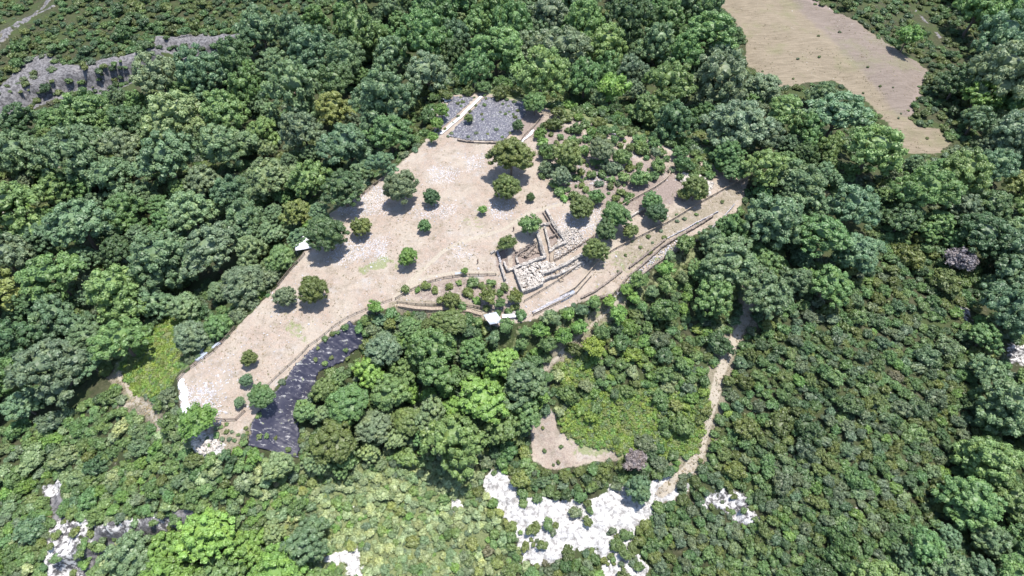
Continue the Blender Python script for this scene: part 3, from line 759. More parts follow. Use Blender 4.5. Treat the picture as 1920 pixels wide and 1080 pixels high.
for size_lo, size_hi, tries, kk in ((40, 56, 120, .84), (27, 40, 1300, .80), (18, 27, 16000, .74), (12, 18, 22000, .72)):
    for _ in range(tries):
        x, y = rnd.uniform(-60, 1980), rnd.uniform(-50, 1120)
        z = zone(x, y)
        if z != 'scrub' or (size_lo == 27 and x > 1250 and rnd.random() < .65) or (size_lo > 20 and inpoly(x, y, VEIL_ZONE) and rnd.random() < .8): continue
        far = .62 if y < 250 else 1
        d = rnd.uniform(size_lo, size_hi)*far*(.82 if inpoly(x, y, VEIL_ZONE) else 1)
        if not G.ok(x, y, d*.5, kk) or near_bare(x, y, d*.30): continue
        plants.append((x, y, d, 'shrub', scrub_tint(x, y), rnd.uniform(.7, 1.0), None)); G.put(x, y, d*.5)
# shrubs dotted over the upper right of the plateau, and along the rim above it
for lo, hi, tries in ((24, 38, 60), (12, 24, 1500), (6, 12, 1600)):
    for _ in range(tries):
        x, y = rnd.uniform(1005, 1335), rnd.uniform(215, 390)
        if zone(x, y) != 'scrubp' or inpoly(x, y, [(1170,345),(1260,325),(1295,370),(1200,400)]): continue
        d = rnd.uniform(lo, hi)
        if not G.ok(x, y, d*.5, .84 if d > 12 else 1.0): continue
        plants.append((x, y, d, 'shrub', pick([('green', 3), ('olive', 2), ('mid', 4), ('bright', 1.2), ('grey', 1)]), .95, None)); G.put(x, y, d*.5)
G2 = Grid()
for e in EXPL: G2.put(e[0], e[1], e[2]*.42)
RIM = [(1020,178),(1150,195),(1270,255),(1340,295),(1370,330),(1330,330),(1270,300),(1160,255),(1030,215)]
RIM2 = [(770,175),(850,145),(980,150),(1040,185),(985,188),(905,170),(850,176),(810,205),(800,250),(780,270)]
BANK = [(745,545),(800,528),(930,525),(985,560),(980,600),(905,582),(800,566)]
BANK2 = [(640,612),(700,590),(900,590),(900,640),(690,640)]
for Zn, lo, hi, tries, kk in ((RIM, 16, 32, 900, .76), (RIM2, 20, 38, 700, .76), (BANK, 12, 24, 220, .9), (BANK2, 14, 24, 180, .9)):
    bx = [p[0] for p in Zn]; by = [p[1] for p in Zn]
    for _ in range(tries):
        x, y = rnd.uniform(min(bx), max(bx)), rnd.uniform(min(by), max(by))
        if not inpoly(x, y, Zn): continue
        d = rnd.uniform(lo, hi)
        if not G2.ok(x, y, d*.5, kk): continue
        plants.append((x, y, d, 'shrub', pick([('green', 3), ('olive', 2), ('mid', 3), ('bright', 1)]), .9, None)); G2.put(x, y, d*.5)
# bushes scattered on the white and grey rock
for poly, n, lo, hi in ((WHITE[0], 620, 6, 30), (GREY[0], 14, 8, 14), (GREY[3], 30, 8, 20), (GREY[5], 60, 7, 16), (CLEARING, 14, 6, 10), (SHEET_LOW, 22, 7, 13), (WHITE_TOP[0], 8, 6, 10), ([(400,790),(470,800),(455,860),(400,850)], 50, 7, 13),
                        (FIELD, 16, 3.5, 6), (SHEET_TOP, 26, 5, 9), ([(1180,450),(1390,335),(1385,395),(1230,500),(1110,540)], 26, 6, 12)):
    bx = [p[0] for p in poly]; by = [p[1] for p in poly]
    for _ in range(n*2):
        x, y = rnd.uniform(min(bx), max(bx)), rnd.uniform(min(by), max(by))
        if not inpoly(x, y, poly) or (poly is WHITE[0] and (inpoly(x, y, [(1110,925),(1300,870),(1200,985),(1120,985)]) or x < 960 or fbm(np.array([x/38]), np.array([y/30]), 23, 3)[0] < .47)): continue
        d = rnd.uniform(lo, hi)
        if not G.ok(x, y, d*.5, .74 if poly is WHITE[0] else 1.0): continue
        plants.append((x, y, d, 'shrub', pick([('olive', 3), ('mid', 2), ('grey', 2)]), .8, None)); G.put(x, y, d*.5)

# ------------------------------------------------------------------ labels from landmarks of the photo
LAND = [('the black ground sheet', 570, 740), ('the stone-littered sheet', 915, 220), ('the stone ruins', 1000, 490), ('the metal-roofed shelter', 925, 598), ('the white canopy', 567, 453),
        ('the dry field', 1560, 110), ('the white rock', 1110, 960), ('the bare crescent clearing', 1060, 835), ('the grey rock patch', 1380, 945), ('the long dirt track', 1360, 690),
        ('the ridged grey crag', 150, 1010), ('the top left rock ledge', 140, 130), ('the lime groundcover', 1230, 790), ('the far right tip of the plateau', 1400, 335), ('the lower left tip of the plateau', 375, 830),
        ('the top left dirt road', 50, 40), ('the greyish leafless tree', 1800, 488), ("the photo's right edge, halfway up", 1920, 540), ("the photo's left edge, halfway up", 0, 480), ("the photo's bottom right corner", 1920, 1080),
        ("the photo's bottom left corner", 0, 1080), ("the photo's top right corner", 1920, 0), ("the middle of the photo's top edge", 900, 0), ("the middle of the photo's bottom edge", 820, 1080), ('the large silvery pale tree', 505, 330),
        ('the lower right terraces', 1260, 470), ('the small white rock at the bottom', 665, 1060), ("the dense wood's dark gap", 430, 510), ('the straw-coloured path at lower left', 265, 760), ('the wide blue-green tree', 985, 715)]
ORD = ['nearest','second','third','fourth','fifth','sixth','seventh','eighth','ninth','tenth','eleventh','twelfth','thirteenth','fourteenth','fifteenth','sixteenth','seventeenth','eighteenth','nineteenth','twentieth']
counters = {}
def auto_labels(items, noun):
    """items: (index, px, py, width, tint) -> index: label"""
    rows = []
    for i, x, y, d, tk in items:
        nm, lx, ly = min(LAND, key=lambda l: math.hypot(l[1]-x, l[2]-y))
        dx, dy = x-lx, y-ly
        sec = ('right of' if dx > 0 else 'left of') if abs(dx) > abs(dy) else ('below' if dy > 0 else 'above')
        rows.append((nm, sec, tk, math.hypot(dx, dy), i, d))
    rows.sort(key=lambda r: r[3]); out = {}
    for nm, sec, tk, dist, i, d in rows:
        k = counters.get((noun, nm, sec, tk), 0); counters[(noun, nm, sec, tk)] = k+1
        out[i] = f"{TINTW[tk]} {noun} {sec} {nm}, " + (f"{ORD[min(k,19)]} nearest such" if k else "nearest such")
    return out

# ------------------------------------------------------------------ build plants
pa = np.array([(p[0], p[1], p[2], p[5]) for p in plants])
hf = np.array([{'broad': .50, 'ever': .56, 'young': .62, 'shrub': .22}[p[3]] for p in plants])*np.array([rnd.uniform(.6, 2.6) *(.45 if inpoly(p[0]+rnd.gauss(0, 30), p[1]+rnd.gauss(0, 20), VEIL_ZONE) else .7 if p[0] < 600 and p[1] > 780 else 1) if p[3] == 'shrub' and p[2] > 16 else 1 for p in plants])
_, _, dep0 = at(pa[:, 0], pa[:, 1], 3)
H = hf*pa[:, 2]*dep0/F
hx, hy, dep = at(pa[:, 0], pa[:, 1], H)
gzv = gz(hx, hy); rad = pa[:, 2]*dep/F/2
KN = {'broad': ('broadleaf_tree', 'tree', 'large broadleaf tree', 'trees of the dense wood'), 'ever': ('evergreen_tree', 'tree', 'evergreen tree', 'round evergreen trees on and around the plateau'),
      'young': ('young_tree', 'tree', 'young tree', 'young leafy trees of the terraces')}
tree_items = [(i, p[0], p[1], p[2], p[4]) for i, p in enumerate(plants) if p[3] == 'broad' and not p[6]]
vis = lambda p: -20 < p[0] < 1940 and -20 < p[1] < 1100
broad_ids = sorted([i for i, p in enumerate(plants) if p[3] == 'broad'], key=lambda i: (-(vis(plants[i])), -plants[i][2]))
solo = set(broad_ids[:300])
labs = auto_labels([(i, plants[i][0], plants[i][1], plants[i][2], plants[i][4]) for i in broad_ids[:300] if not plants[i][6]], 'tree')
labs.update(auto_labels([(i, p[0], p[1], p[2], p[4]) for i, p in enumerate(plants) if p[3] == 'young' and not p[6]], 'young tree'))
shr = sorted([i for i, p in enumerate(plants) if p[3] == 'shrub'], key=lambda i: (-(vis(plants[i])), -plants[i][2]))
shr_solo = shr[:300]
labs.update(auto_labels([(i, plants[i][0], plants[i][1], plants[i][2], plants[i][4]) for i in shr_solo], 'shrub'))
mass = Acc(); mass_tree = Acc(); mt_n = 0
for i, p in enumerate(plants):
    kind = p[3]; t = tuple(v*(1.26 if kind == 'broad' else 1.1) for v in tint(p[4])); r = rad[i]; rz = rnd.uniform(0, 6.28); vr = p[5]; hc = H[i]
    base = (hx[i], hy[i], gzv[i]); ell = rnd.uniform(.9, 1.1)
    if kind == 'shrub':
        if i in shr_solo[:0] or i in set(()): pass
        continue
    if kind == 'broad' and i not in solo:
        mass_tree.add2({**T_BROAD[i % 7]}, (base[0], base[1], base[2]+hc), (r*ell, r/ell, r*vr/.75), rz, t); mt_n += 1; continue
    nm, cat, noun, grp = KN[kind]
    root = link(nm, None, loc=base, label=p[6] or labs[i], cat=cat, group=None if p[6] else grp)
    root.empty_display_size = .5
    cr = link('crown', MESH[kind][rnd.randrange(len(MESH[kind]))], root, (0, 0, hc))
    cr.scale = (r*ell, r/ell, r*vr/.78); cr.rotation_euler = (rnd.uniform(-.12, .12), rnd.uniform(-.12, .12), rz); cr.color = (*t, 1)
    tk = link('trunk', TRUNKS[i % 3], root, (0, 0, 0)); tk.scale = (r*.9+hc*.3, r*.9+hc*.3, hc); tk.rotation_euler = (0, 0, rz)
sset = set(shr_solo)
for i in shr:
    p = plants[i]; t = tuple(v*1.1*(.84 if plants[i][0] > 1000 and plants[i][1] > 470 or plants[i][1] < 250 else 1) for v in tint(p[4], .2)); r = rad[i]; rz = rnd.uniform(0, 6.28); ell = rnd.uniform(.85, 1.15)
    if i in sset:
        o = link('shrub', MESH['shrub'][rnd.randrange(6)], None, (hx[i], hy[i], gzv[i]+max(r*.38, H[i]*.8)), labs[i], 'shrub', 'shrubs of the scrub')
        o.scale = (r*ell*1.04, r/ell*1.04, r*p[5]*1.25); o.rotation_euler = (0, 0, rz); o.color = (*t, 1)
    else:
        mass.add2(T_MASS[rnd.randrange(6)], (hx[i], hy[i], gzv[i]+max(r*.35, H[i]*.8)), (r*ell*1.08, r/ell*1.08, r*p[5]*1.3), rz, t)
# low filler growth between the shrubs and at the feet of the trees
fill = []; fzn = []
for _ in range(15000):
    x, y = rnd.uniform(-60, 1980), rnd.uniform(-40, 1120); z = zone(x, y)
    if z == 'scrub' or (z == 'young' and rnd.random() < .22) or (z == 'forest' and rnd.random() < .9): fill.append((x, y)); fzn.append(z)
fa = np.array(fill); fx, fy, fd = at(fa[:, 0], fa[:, 1], .3); fz = gz(fx, fy)
for k in range(len(fill)):
    r = rnd.uniform(3.5, 8)*fd[k]/F*(.7 if fa[k, 1] < 250 else 1)*(1.7 if fzn[k] == 'forest' else 1)
    mass.add2(T_MASS[rnd.randrange(6)], (fx[k], fy[k], fz[k]+r*.1), (r, r, r*.9), rnd.uniform(0, 6.28), tint(scrub_tint(*fill[k]), .25))
link('scrub', mass.mesh('scrub', M['leaf_merged']), label='low evergreen scrub filling the slopes between the larger shrubs', cat='scrub', kind='stuff')
if mt_n: link('woodland', mass_tree.mesh('woodland', M['leaf_merged']), label='remaining wood crowns at the edges of the view', cat='woodland', kind='stuff')
# bracken / bramble: lime green ground cover
br = Acc(); pts = []
for poly in BRACK:
    bx = [p[0] for p in poly]; by = [p[1] for p in poly]; A = (max(bx)-min(bx))*(max(by)-min(by))
    for _ in range(int(A/22)):
        x, y = rnd.uniform(min(bx), max(bx)), rnd.uniform(min(by), max(by))
        if inpoly(x, y, poly): pts.append((x, y))
ba = np.array(pts); fx, fy, fd = at(ba[:, 0], ba[:, 1], .3); fz = gz(fx, fy)
for k in range(len(pts)):
    r = rnd.uniform(3.5, 8)*fd[k]/F
    br.add2(T_BRACKEN[rnd.randrange(4)], (fx[k], fy[k], fz[k]+r*.15), (r, r, r*.9), rnd.uniform(0, 6.28), tint(pick([('lime', 5), ('bright', 2), ('yellow', 2.5), ('pale', 1)]), .2))
link('bracken', br.mesh('bracken', M['leaf_merged']), label='lime green bracken and brambles covering open patches of the slope', cat='bracken', kind='stuff')

# dry grass tufts over the bare ground, the field and along the paths
dg = Acc(); pts = []
for _ in range(16000):
    x, y = rnd.uniform(330, 1410), rnd.uniform(180, 870)
    if inpoly(x, y, PLATEAU) and not inpoly(x, y, SHEET_TOP) and not inpoly(x, y, [(920,400),(1110,400),(1110,560),(960,560)]) and fbm(np.array([x/26]), np.array([y/20]), 17, 3)[0] > .47: pts.append((x, y, 0))
for _ in range(2600):
    x, y = rnd.uniform(1340, 1785), rnd.uniform(-30, 292)
    if inpoly(x, y, FIELD) and fbm(np.array([x/30]), np.array([y/16]), 18, 3)[0] > .5: pts.append((x, y, 1))
for p, w_ in PATHS:
    for x, y in dens(p, False, 14):
        for _ in range(3): pts.append((x+rnd.gauss(0, 9), y+rnd.gauss(0, 5), 2))
ta = np.array(pts); fx, fy, fd = at(ta[:, 0], ta[:, 1]); fz = gz(fx, fy); g7 = np.random.default_rng(3)
ST = []
for k in range(5):
    n_ = 9; aa_ = g7.uniform(0, 6.28, n_); rr_ = g7.uniform(.3, 1, n_); h_ = g7.uniform(.4, 1, n_)
    base_ = np.stack([.2*rr_*np.cos(aa_), .2*rr_*np.sin(aa_), np.zeros(n_)], 1); tip = np.stack([rr_*np.cos(aa_), rr_*np.sin(aa_), h_], 1); sd_ = np.stack([-np.sin(aa_), np.cos(aa_), 0*aa_], 1)*.22
    ac = Acc(); ac.add(np.stack([base_-sd_, base_+sd_, tip], 1).reshape(-1, 3), np.arange(n_*3).reshape(n_, 3)); ST.append(ac.arrays())
SC = [(.30,.25,.17), (.24,.20,.13), (.17,.17,.085), (.36,.31,.23)]
for k in range(len(pts)):
    r = rnd.uniform(.14, .34)*(1.3 if pts[k][2] else 1)
    dg.add2(ST[k % 5], (fx[k], fy[k], fz[k]), (r, r, r*.8), rnd.uniform(0, 6.28), SC[rnd.randrange(4)])
link('dry_grass', dg.mesh('dry_grass', M['leaf_merged']), label='short dry grass tufts over the bare ground', cat='grass', kind='stuff')

# ------------------------------------------------------------------ loose stones
def rock_add(acc, g, P, s, sq=.7):
    v, f = ICO0; w = v*(1+g.normal(size=(12, 1))*.16)*np.array([g.uniform(.7, 1.3), g.uniform(.6, 1.1), sq*g.uniform(.6, 1.2)])*s
    a = g.uniform(0, 6.28); c, q = math.cos(a), math.sin(a)
    acc.add(np.stack([w[:, 0]*c-w[:, 1]*q, w[:, 0]*q+w[:, 1]*c, w[:, 2]], 1)+P, f)
g = np.random.default_rng(5); sc = Acc(); pts = []
for poly, amt in STONES:
    bx = [p[0] for p in poly]; by = [p[1] for p in poly]; A = (max(bx)-min(bx))*(max(by)-min(by))
    for _ in range(int(A/7*amt)):
        x, y = rnd.uniform(min(bx)-8, max(bx)+8), rnd.uniform(min(by)-5, max(by)+5)
        if inpoly(x, y, poly) or rnd.random() < .16: pts.append((x, y))
for _ in range(2500):
    x, y = rnd.uniform(330, 1400), rnd.uniform(200, 860)
    if inpoly(x, y, PLATEAU): pts.append((x, y))
sa = np.array(pts); fx, fy, fd = at(sa[:, 0], sa[:, 1]); fz = gz(fx, fy)
for k in range(len(pts)): rock_add(sc, g, (fx[k], fy[k], fz[k]+.02), g.uniform(.07, .22)*(1.0 if k % 9 else 1.6))
link('scree', sc.mesh('scree', M['grey_stone']), label='loose grey stones strewn over the plateau', cat='stones', kind='stuff')

# ------------------------------------------------------------------ walls
def resample(pts, step):
    o = [pts[0]]
    for a, b in zip(pts[:-1], pts[1:]):
        n = max(1, int(math.hypot(b[0]-a[0], b[1]-a[1])/step))
        for k in range(1, n+1): o.append((a[0]+(b[0]-a[0])*k/n, a[1]+(b[1]-a[1])*k/n))
    return o
def stone_wall(px, width, hgt, mat, name, label, cat='wall', group=None, st=.27):
    width *= .8
    w = resample(wpts(px), st*.8); acc = Acc(); gg = np.random.default_rng(int(px[0][0]*7+px[0][1]))
    nrow = max(1, int(round(width/st))); nlev = max(1, int(round(hgt/(st*.7))))
    for i, (x, y) in enumerate(w):
        a = w[max(i-1, 0)]; b = w[min(i+1, len(w)-1)]; dx, dy = b[0]-a[0], b[1]-a[1]; l = math.hypot(dx, dy) or 1; nx_, ny_ = -dy/l, dx/l
        hv = hgt*(.75+.5*vnoise(np.array([i*.13]), np.array([px[0][0]*.37]), 4)[0])
        for j in range(nrow):
            o = (j-(nrow-1)/2)*st+gg.normal()*.04; X0, Y0 = x+nx_*o, y+ny_*o; zb = gz(X0, Y0)[0]
            for k in range(nlev):
                z = zb+(k+.4)*st*.7
                if z-zb > hv: break
                s = st*gg.uniform(.5, .72)
                v, f = ICO0; q = np.clip(v*1.25, -.82, .82)*np.array([s, s*.85, s*.62])+gg.normal(size=(12, 3))*.02
                an = math.atan2(dy, dx)+gg.normal()*.2; c, sn = math.cos(an), math.sin(an)
                acc.add(np.stack([q[:, 0]*c-q[:, 1]*sn, q[:, 0]*sn+q[:, 1]*c, q[:, 2]], 1)+np.array([X0, Y0, z]), f)
    me = acc.mesh(name, M[mat]); return link(name, me, label=label, cat=cat, group=group)
WL = [([(1024,396),(1034,414),(1046,433),(1056,448),(1062,458)], .9, .8, 'limestone', 'long slanting double wall along the upper right of the ruins'),
      ([(1018,400),(1027,415),(1038,432),(1048,446)], .5, .7, 'brown_stone', 'thin inner wall just left of the long slanting wall'),
      ([(1007,440),(1013,458),(1017,472),(1022,485)], .9, 1.0, 'limestone', 'wall on the right side of the brown excavated room'),
      ([(1022,485),(1006,490),(988,497),(970,503),(952,510)], .9, .9, 'limestone', 'wall along the bottom of the brown excavated room'),
      ([(945,494),(948,503),(952,511)], .7, 1.0, 'limestone', 'short inner wall at the lower left corner of the ruins'),
      ([(938,498),(942,511),(947,527)], .7, 1.0, 'limestone', 'short outer wall at the lower left of the ruins'),
      ([(1021,429),(1025,445),(1029,460),(1031,473)], .7, .8, 'limestone', 'upright wall between the two small rooms and the brown room'),
      ([(1014,426),(1024,421),(1034,417)], .6, .8, 'limestone', 'short cross wall at the top of the ruins'),
      ([(1030,448),(1038,442),(1046,437)], .5, .8, 'brown_stone', 'short brown cross wall between the two small rooms'),
      ([(1031,474),(1040,467),(1050,462),(1060,458)], .9, .8, 'limestone', 'wall along the lower side of the small rooms'),
      ([(964,508),(969,522),(974,536),(980,551)], .7, 1.2, 'limestone', 'left edge wall of the white rubble platform'),
      ([(980,551),(992,547),(1004,543),(1017,536)], .8, 1.1, 'limestone', 'bottom edge wall of the white rubble platform'),
      ([(1017,517),(1032,512),(1046,506),(1062,499),(1080,487),(1098,478)], .9, 1.1, 'limestone', 'upper terrace wall right of the rubble platform'),
      ([(1016,531),(1030,524),(1047,519),(1068,509),(1090,496)], .8, 1.0, 'limestone', 'middle terrace wall right of the rubble platform'),
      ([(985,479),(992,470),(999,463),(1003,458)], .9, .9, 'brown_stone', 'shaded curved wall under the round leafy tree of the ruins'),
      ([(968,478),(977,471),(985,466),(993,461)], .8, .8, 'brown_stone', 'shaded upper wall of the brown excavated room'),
      ([(932,470),(936,480),(938,492)], .6, .9, 'grey_stone', 'dark grey wall stub inside the left trench'),
      ([(921,476),(930,470),(941,462)], .6, .6, 'limestone', 'white edging stones at the upper left of the ruins'),
      ([(968,480),(970,489),(972,496)], .8, .9, 'limestone', 'white stub wall standing into the brown room'),
      ([(1066,552),(1050,562),(1028,573),(1000,588)], .9, .6, 'grey_stone', 'grey retaining wall along the lower edge below the ruins'),
      ([(1155,550),(1176,522),(1206,497),(1240,466),(1272,446),(1300,430),(1335,408)], .7, .8, 'brown_stone', 'longest brown-grey terrace wall on the lower right bank'),
      ([(1180,503),(1205,484),(1228,466),(1246,452)], .6, .7, 'brown_stone', 'short terrace wall above the longest one'),
      ([(1162,553),(1195,524),(1226,499),(1262,474),(1295,458)], .7, .8, 'brown_stone', 'terrace wall just below the longest one'),
      ([(1335,428),(1352,412),(1368,395),(1376,385)], .5, .6, 'grey_stone', 'short curved wall near the plateau right tip'),
      ([(1090,560),(1115,548),(1140,530),(1165,510)], .6, .6, 'brown_stone', 'low wall above the terrace trees, right of the ruins'),
      ([(1180,410),(1196,400),(1212,390)], .6, .7, 'limestone', 'short pale wall between the clump and the shaded pair of trees'),
      ([(1130,246),(1150,254),(1172,264)], .6, .7, 'grey_stone', 'short stone wall in the scrub above the plateau'),
      ([(858,264),(880,268),(905,269),(930,270)], .5, .5, 'brown_stone', 'low dark wall along the foot of the littered sheet'),
      ([(1200,520),(1240,488),(1285,463),(1330,441)], .5, .6, 'brown_stone', 'lowest terrace wall, half hidden by the young trees'),
      ([(1246,450),(1275,436),(1310,417),(1345,399)], .5, .5, 'grey_stone', 'thin straight terrace wall above the end of the longest one'),
      ([(1100,577),(1125,560),(1150,552)], .6, .5, 'brown_stone', 'short low wall at the lower left end of the terraces'),
      ]
for px, w, h, mt, lab in WL: stone_wall(px, w, h*1.35, mt, 'stone_wall', lab, 'stone wall', 'dry stone walls of the site')
# rubble of the ruins
def scatter(poly, n, smin, smax, mat, name, label, cat, kind='stuff', lift=.05):
    gg = np.random.default_rng(n); acc = Acc(); bx = [p[0] for p in poly]; by = [p[1] for p in poly]; q = []
    while len(q) < n:
        x, y = gg.uniform(min(bx), max(bx)), gg.uniform(min(by), max(by))
        if inpoly(x, y, poly): q.append((x, y))
    q = np.array(q); x, y, d = at(q[:, 0], q[:, 1]); z = gz(x, y)
    for k in range(n): rock_add(acc, gg, (x[k], y[k], z[k]+lift+gg.uniform(0, .3)), gg.uniform(smin, smax), .8)
    link(name, acc.mesh(name, M[mat]), label=label, cat=cat, kind=kind)
scatter([(965,509),(1005,494),(1040,493),(1045,506),(1020,516),(1018,534),(982,549)], 650, .14, .46, 'limestone', 'rubble', 'white rubble blocks heaped on the lower platform of the ruins', 'rubble', lift=.25)
scatter([(1050,435),(1075,425),(1100,450),(1080,470),(1040,490),(1038,470)], 420, .15, .35, 'limestone', 'rubble', 'pale loose blocks right of the small rooms of the ruins', 'rubble')
scatter([(1045,508),(1100,480),(1110,492),(1050,520)], 260, .15, .35, 'limestone', 'rubble', 'pale blocks along the terraces right of the platform', 'rubble')
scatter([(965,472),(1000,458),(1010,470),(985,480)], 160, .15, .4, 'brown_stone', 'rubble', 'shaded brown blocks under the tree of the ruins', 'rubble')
scatter([(352,815),(400,822),(418,832),(385,858),(362,838)], 160, .2, .55, 'limestone', 'rubble', 'white boulders below the broad bright green tree', 'rubble')
scatter([(1160,540),(1240,470),(1285,440),(1290,455),(1220,505),(1150,560)], 220, .12, .3, 'grey_stone', 'rubble', 'grey stones spilled along the terrace walls', 'rubble')
scatter([(1265,330),(1300,325),(1335,345),(1330,370),(1290,350)], 120, .4, 1.1, 'limestone', 'crag', 'pale rocky crag above the upright dark olive tree', 'crag')

# ------------------------------------------------------------------ fences
def fence(px, name, label, mat='wood', hgt=1.1, gap=2.4, th=.11, rails=(1.0, .55), group='post and rail fences round the site'):
    w = resample(wpts(px), .5); x0, y0 = w[0]; z0 = gz(x0, y0)[0]
    root = link(name, None, loc=(x0, y0, z0), label=label, cat='fence', group=group)
    L_ = [0]
    for a, b in zip(w[:-1], w[1:]): L_.append(L_[-1]+math.hypot(b[0]-a[0], b[1]-a[1]))
    n = max(1, min(98, round(L_[-1]/gap))); P = []
    for k in range(n+1):
        s = L_[-1]*k/n; x = np.interp(s, L_, [q[0] for q in w]); y = np.interp(s, L_, [q[1] for q in w]); P.append(np.array([x-x0, y-y0, gz(x, y)[0]-z0]))
    pm = None
    for p in P:
        if pm is None:
            a = Acc(); bar(a, (0, 0, -.3), (0, 0, hgt), th*1.1); pm = a.mesh('post', M[mat])
        link('post', pm, root, p)
    for r_ in rails:
        a = Acc()
        for u, v in zip(P[:-1], P[1:]): bar(a, u+(0, 0, hgt*r_-.06), v+(0, 0, hgt*r_-.06), th, th)
        link('rail', a.mesh('rail', M[mat]), root)
fence([(1405,333),(1370,350),(1330,372),(1290,396),(1250,420),(1210,440),(1180,455),(1150,470),(1130,485),(1112,503),(1095,525),(1075,545),(1050,558)], 'fence', 'longest pale rail fence, from the plateau right tip down towards the ruins', th=.16)
fence([(1256,326),(1250,338),(1232,351),(1205,366),(1180,380),(1165,389)], 'fence', 'pale rail fence below the scrub, left of the upright dark olive tree', th=.16)
fence([(1256,326),(1240,312),(1222,298),(1205,285),(1185,272)], 'fence', 'thin fence climbing from the bend into the upper scrub')
fence([(1130,248),(1100,240),(1070,230),(1040,220),(1018,214)], 'fence', 'thin fence running right from the littered sheet')
fence([(335,714),(338,706),(350,697),(372,682),(405,657),(425,636),(442,616)], 'fence', 'dark fence at the lower left edge of the plateau', 'dark_wood')
fence([(522,537),(545,508),(560,492),(572,478)], 'fence', 'short dark fence below the white canopy', 'dark_wood')
fence([(650,388),(675,372),(700,350),(726,333)], 'fence', 'fence along the upper left edge of the plateau', 'dark_wood')
fence([(497,730),(520,707),(545,684),(568,664),(571,655),(595,640),(625,615),(650,598),(690,580),(735,563)], 'fence', 'brown fence between the bare ground and the black sheet', 'wood')
fence([(742,562),(765,548),(800,532),(830,523),(865,518),(900,517),(930,516)], 'fence', 'pale fence above the planted bank, left of the ruins', 'wood', th=.14)
fence([(745,568),(775,572),(810,573),(850,572),(880,574),(905,580)], 'fence', 'upper rail of the terrace walkway under the bank', 'wood', th=.14)
fence([(1112,447),(1095,458),(1075,470),(1055,482),(1040,491)], 'fence', 'dark rail slanting across the right of the ruins', 'dark_wood', th=.14)
fence([(983,566),(1005,553),(1028,539),(1049,526),(1068,512),(1088,497)], 'fence', 'rail fence just below the rubble platform', 'wood', th=.13)
fence([(403,787),(425,789),(442,790),(452,782),(460,772)], 'fence', 'low dark fence at the bottom of the lower left plateau', 'dark_wood')
fence([(1000,592),(1025,580),(1050,568),(1080,552),(1108,520)], 'fence', 'doubled lower rail fence beside the pale blue boards', 'wood', th=.13)
fence([(1012,226),(1000,240),(985,252),(975,268)], 'fence', 'short rail right of the dark bush on the littered sheet', 'wood')

# walkways of boards
def walkway(px, width, label, mat='wood'):
    w = resample(wpts(px), .35); x0, y0 = w[0]; z0 = gz(x0, y0)[0]
    root = link('boardwalk', None, loc=(x0, y0, z0), label=label, cat='walkway')
    a = Acc(); e = [Acc(), Acc()]; prev = [None, None]
    for i, (x, y) in enumerate(w):
        u = w[max(i-1, 0)]; v = w[min(i+1, len(w)-1)]; dx, dy = v[0]-u[0], v[1]-u[1]; l = math.hypot(dx, dy) or 1; nx_, ny_ = -dy/l, dx/l
        z = gz(x, y)[0]-z0+.35
        bar(a, (x-x0-nx_*width/2, y-y0-ny_*width/2, z), (x-x0+nx_*width/2, y-y0+ny_*width/2, z), .28, .06)
        for s, k in ((-1, 0), (1, 1)):
            q = np.array([x-x0+s*nx_*(width/2+.1), y-y0+s*ny_*(width/2+.1), z+.05])
            if prev[k] is not None: bar(e[k], prev[k], q, .14, .2)
            prev[k] = q
    link('deck', a.mesh('deck', M[mat]), root)
    for k in (0, 1): link('edge_beam', e[k].mesh('edge_beam', M['dark_wood']), root)
walkway([(1048,456),(1040,463),(1036,472),(1034,484),(1035,493),(1041,504),(1047,515),(1053,528)], .9, 'narrow boarded walkway curving down through the ruins')
walkway([(748,573),(780,578),(810,580),(850,580),(880,583),(903,590)], .9, 'pale boarded walkway along the terrace left of the metal roofed shelter')

# ------------------------------------------------------------------ ground sheets
def sheet(poly, mat, label, step=.35, wr=(.9, .12), lift=.12, name='ground_sheet', cat='ground sheet', rot=0.5, hole=None):
    w = wpts(dens(poly)); a = np.array(w); xs = np.arange(a[:, 0].min(), a[:, 0].max(), step); ys = np.arange(a[:, 1].min(), a[:, 1].max(), step)
    X_, Y_ = np.meshgrid(xs, ys); s = sdist(X_.ravel()+(fbm(X_.ravel()/1.5, Y_.ravel()/1.5, 71, 2)-.5)*1.2, Y_.ravel(), w)
    u = X_.ravel()*math.cos(rot)+Y_.ravel()*math.sin(rot); v_ = -X_.ravel()*math.sin(rot)+Y_.ravel()*math.cos(rot)
    fold = 1-np.abs(2*fbm(u/wr[0]/2.2, v_/wr[0]/12, 77, 3)-1)*2.0
    z = gz(X_.ravel(), Y_.ravel())+lift+np.clip(fold, 0, 1)**2*wr[1]*2.2+(fbm(X_.ravel()/.8, Y_.ravel()/.8, 78, 2)-.5)*wr[1]
    V = np.stack([X_.ravel(), Y_.ravel(), z], 1); ny_, nx_ = X_.shape; ii = np.arange(nx_*ny_).reshape(ny_, nx_)
    q = np.stack([ii[:-1, :-1], ii[:-1, 1:], ii[1:, 1:], ii[1:, :-1]], -1).reshape(-1, 4); q = q[(s[q] < 0).all(1)]
    k, inv = np.unique(q, return_inverse=True)
    me = mesh_of(name, dict(v=V[k], f3=np.zeros((0, 3), np.int64), f4=inv.reshape(q.shape)), M[mat], True)
    o = link(name, me, label=label, cat=cat); md = o.modifiers.new('thickness', 'SOLIDIFY'); md.thickness = .03; md.offset = -1; return o
sheet(SHEET_LOW, 'black_sheet', 'wrinkled black ground sheet spread down the slope below the plateau fence', wr=(.40, .17), rot=-1.95, step=.28)
sheet([(812,254),(842,230),(862,212),(893,183),(850,180),(838,196)], 'littered_sheet', 'narrow black sheet strip left of the white board, strewn with stones', wr=(.7, .1))
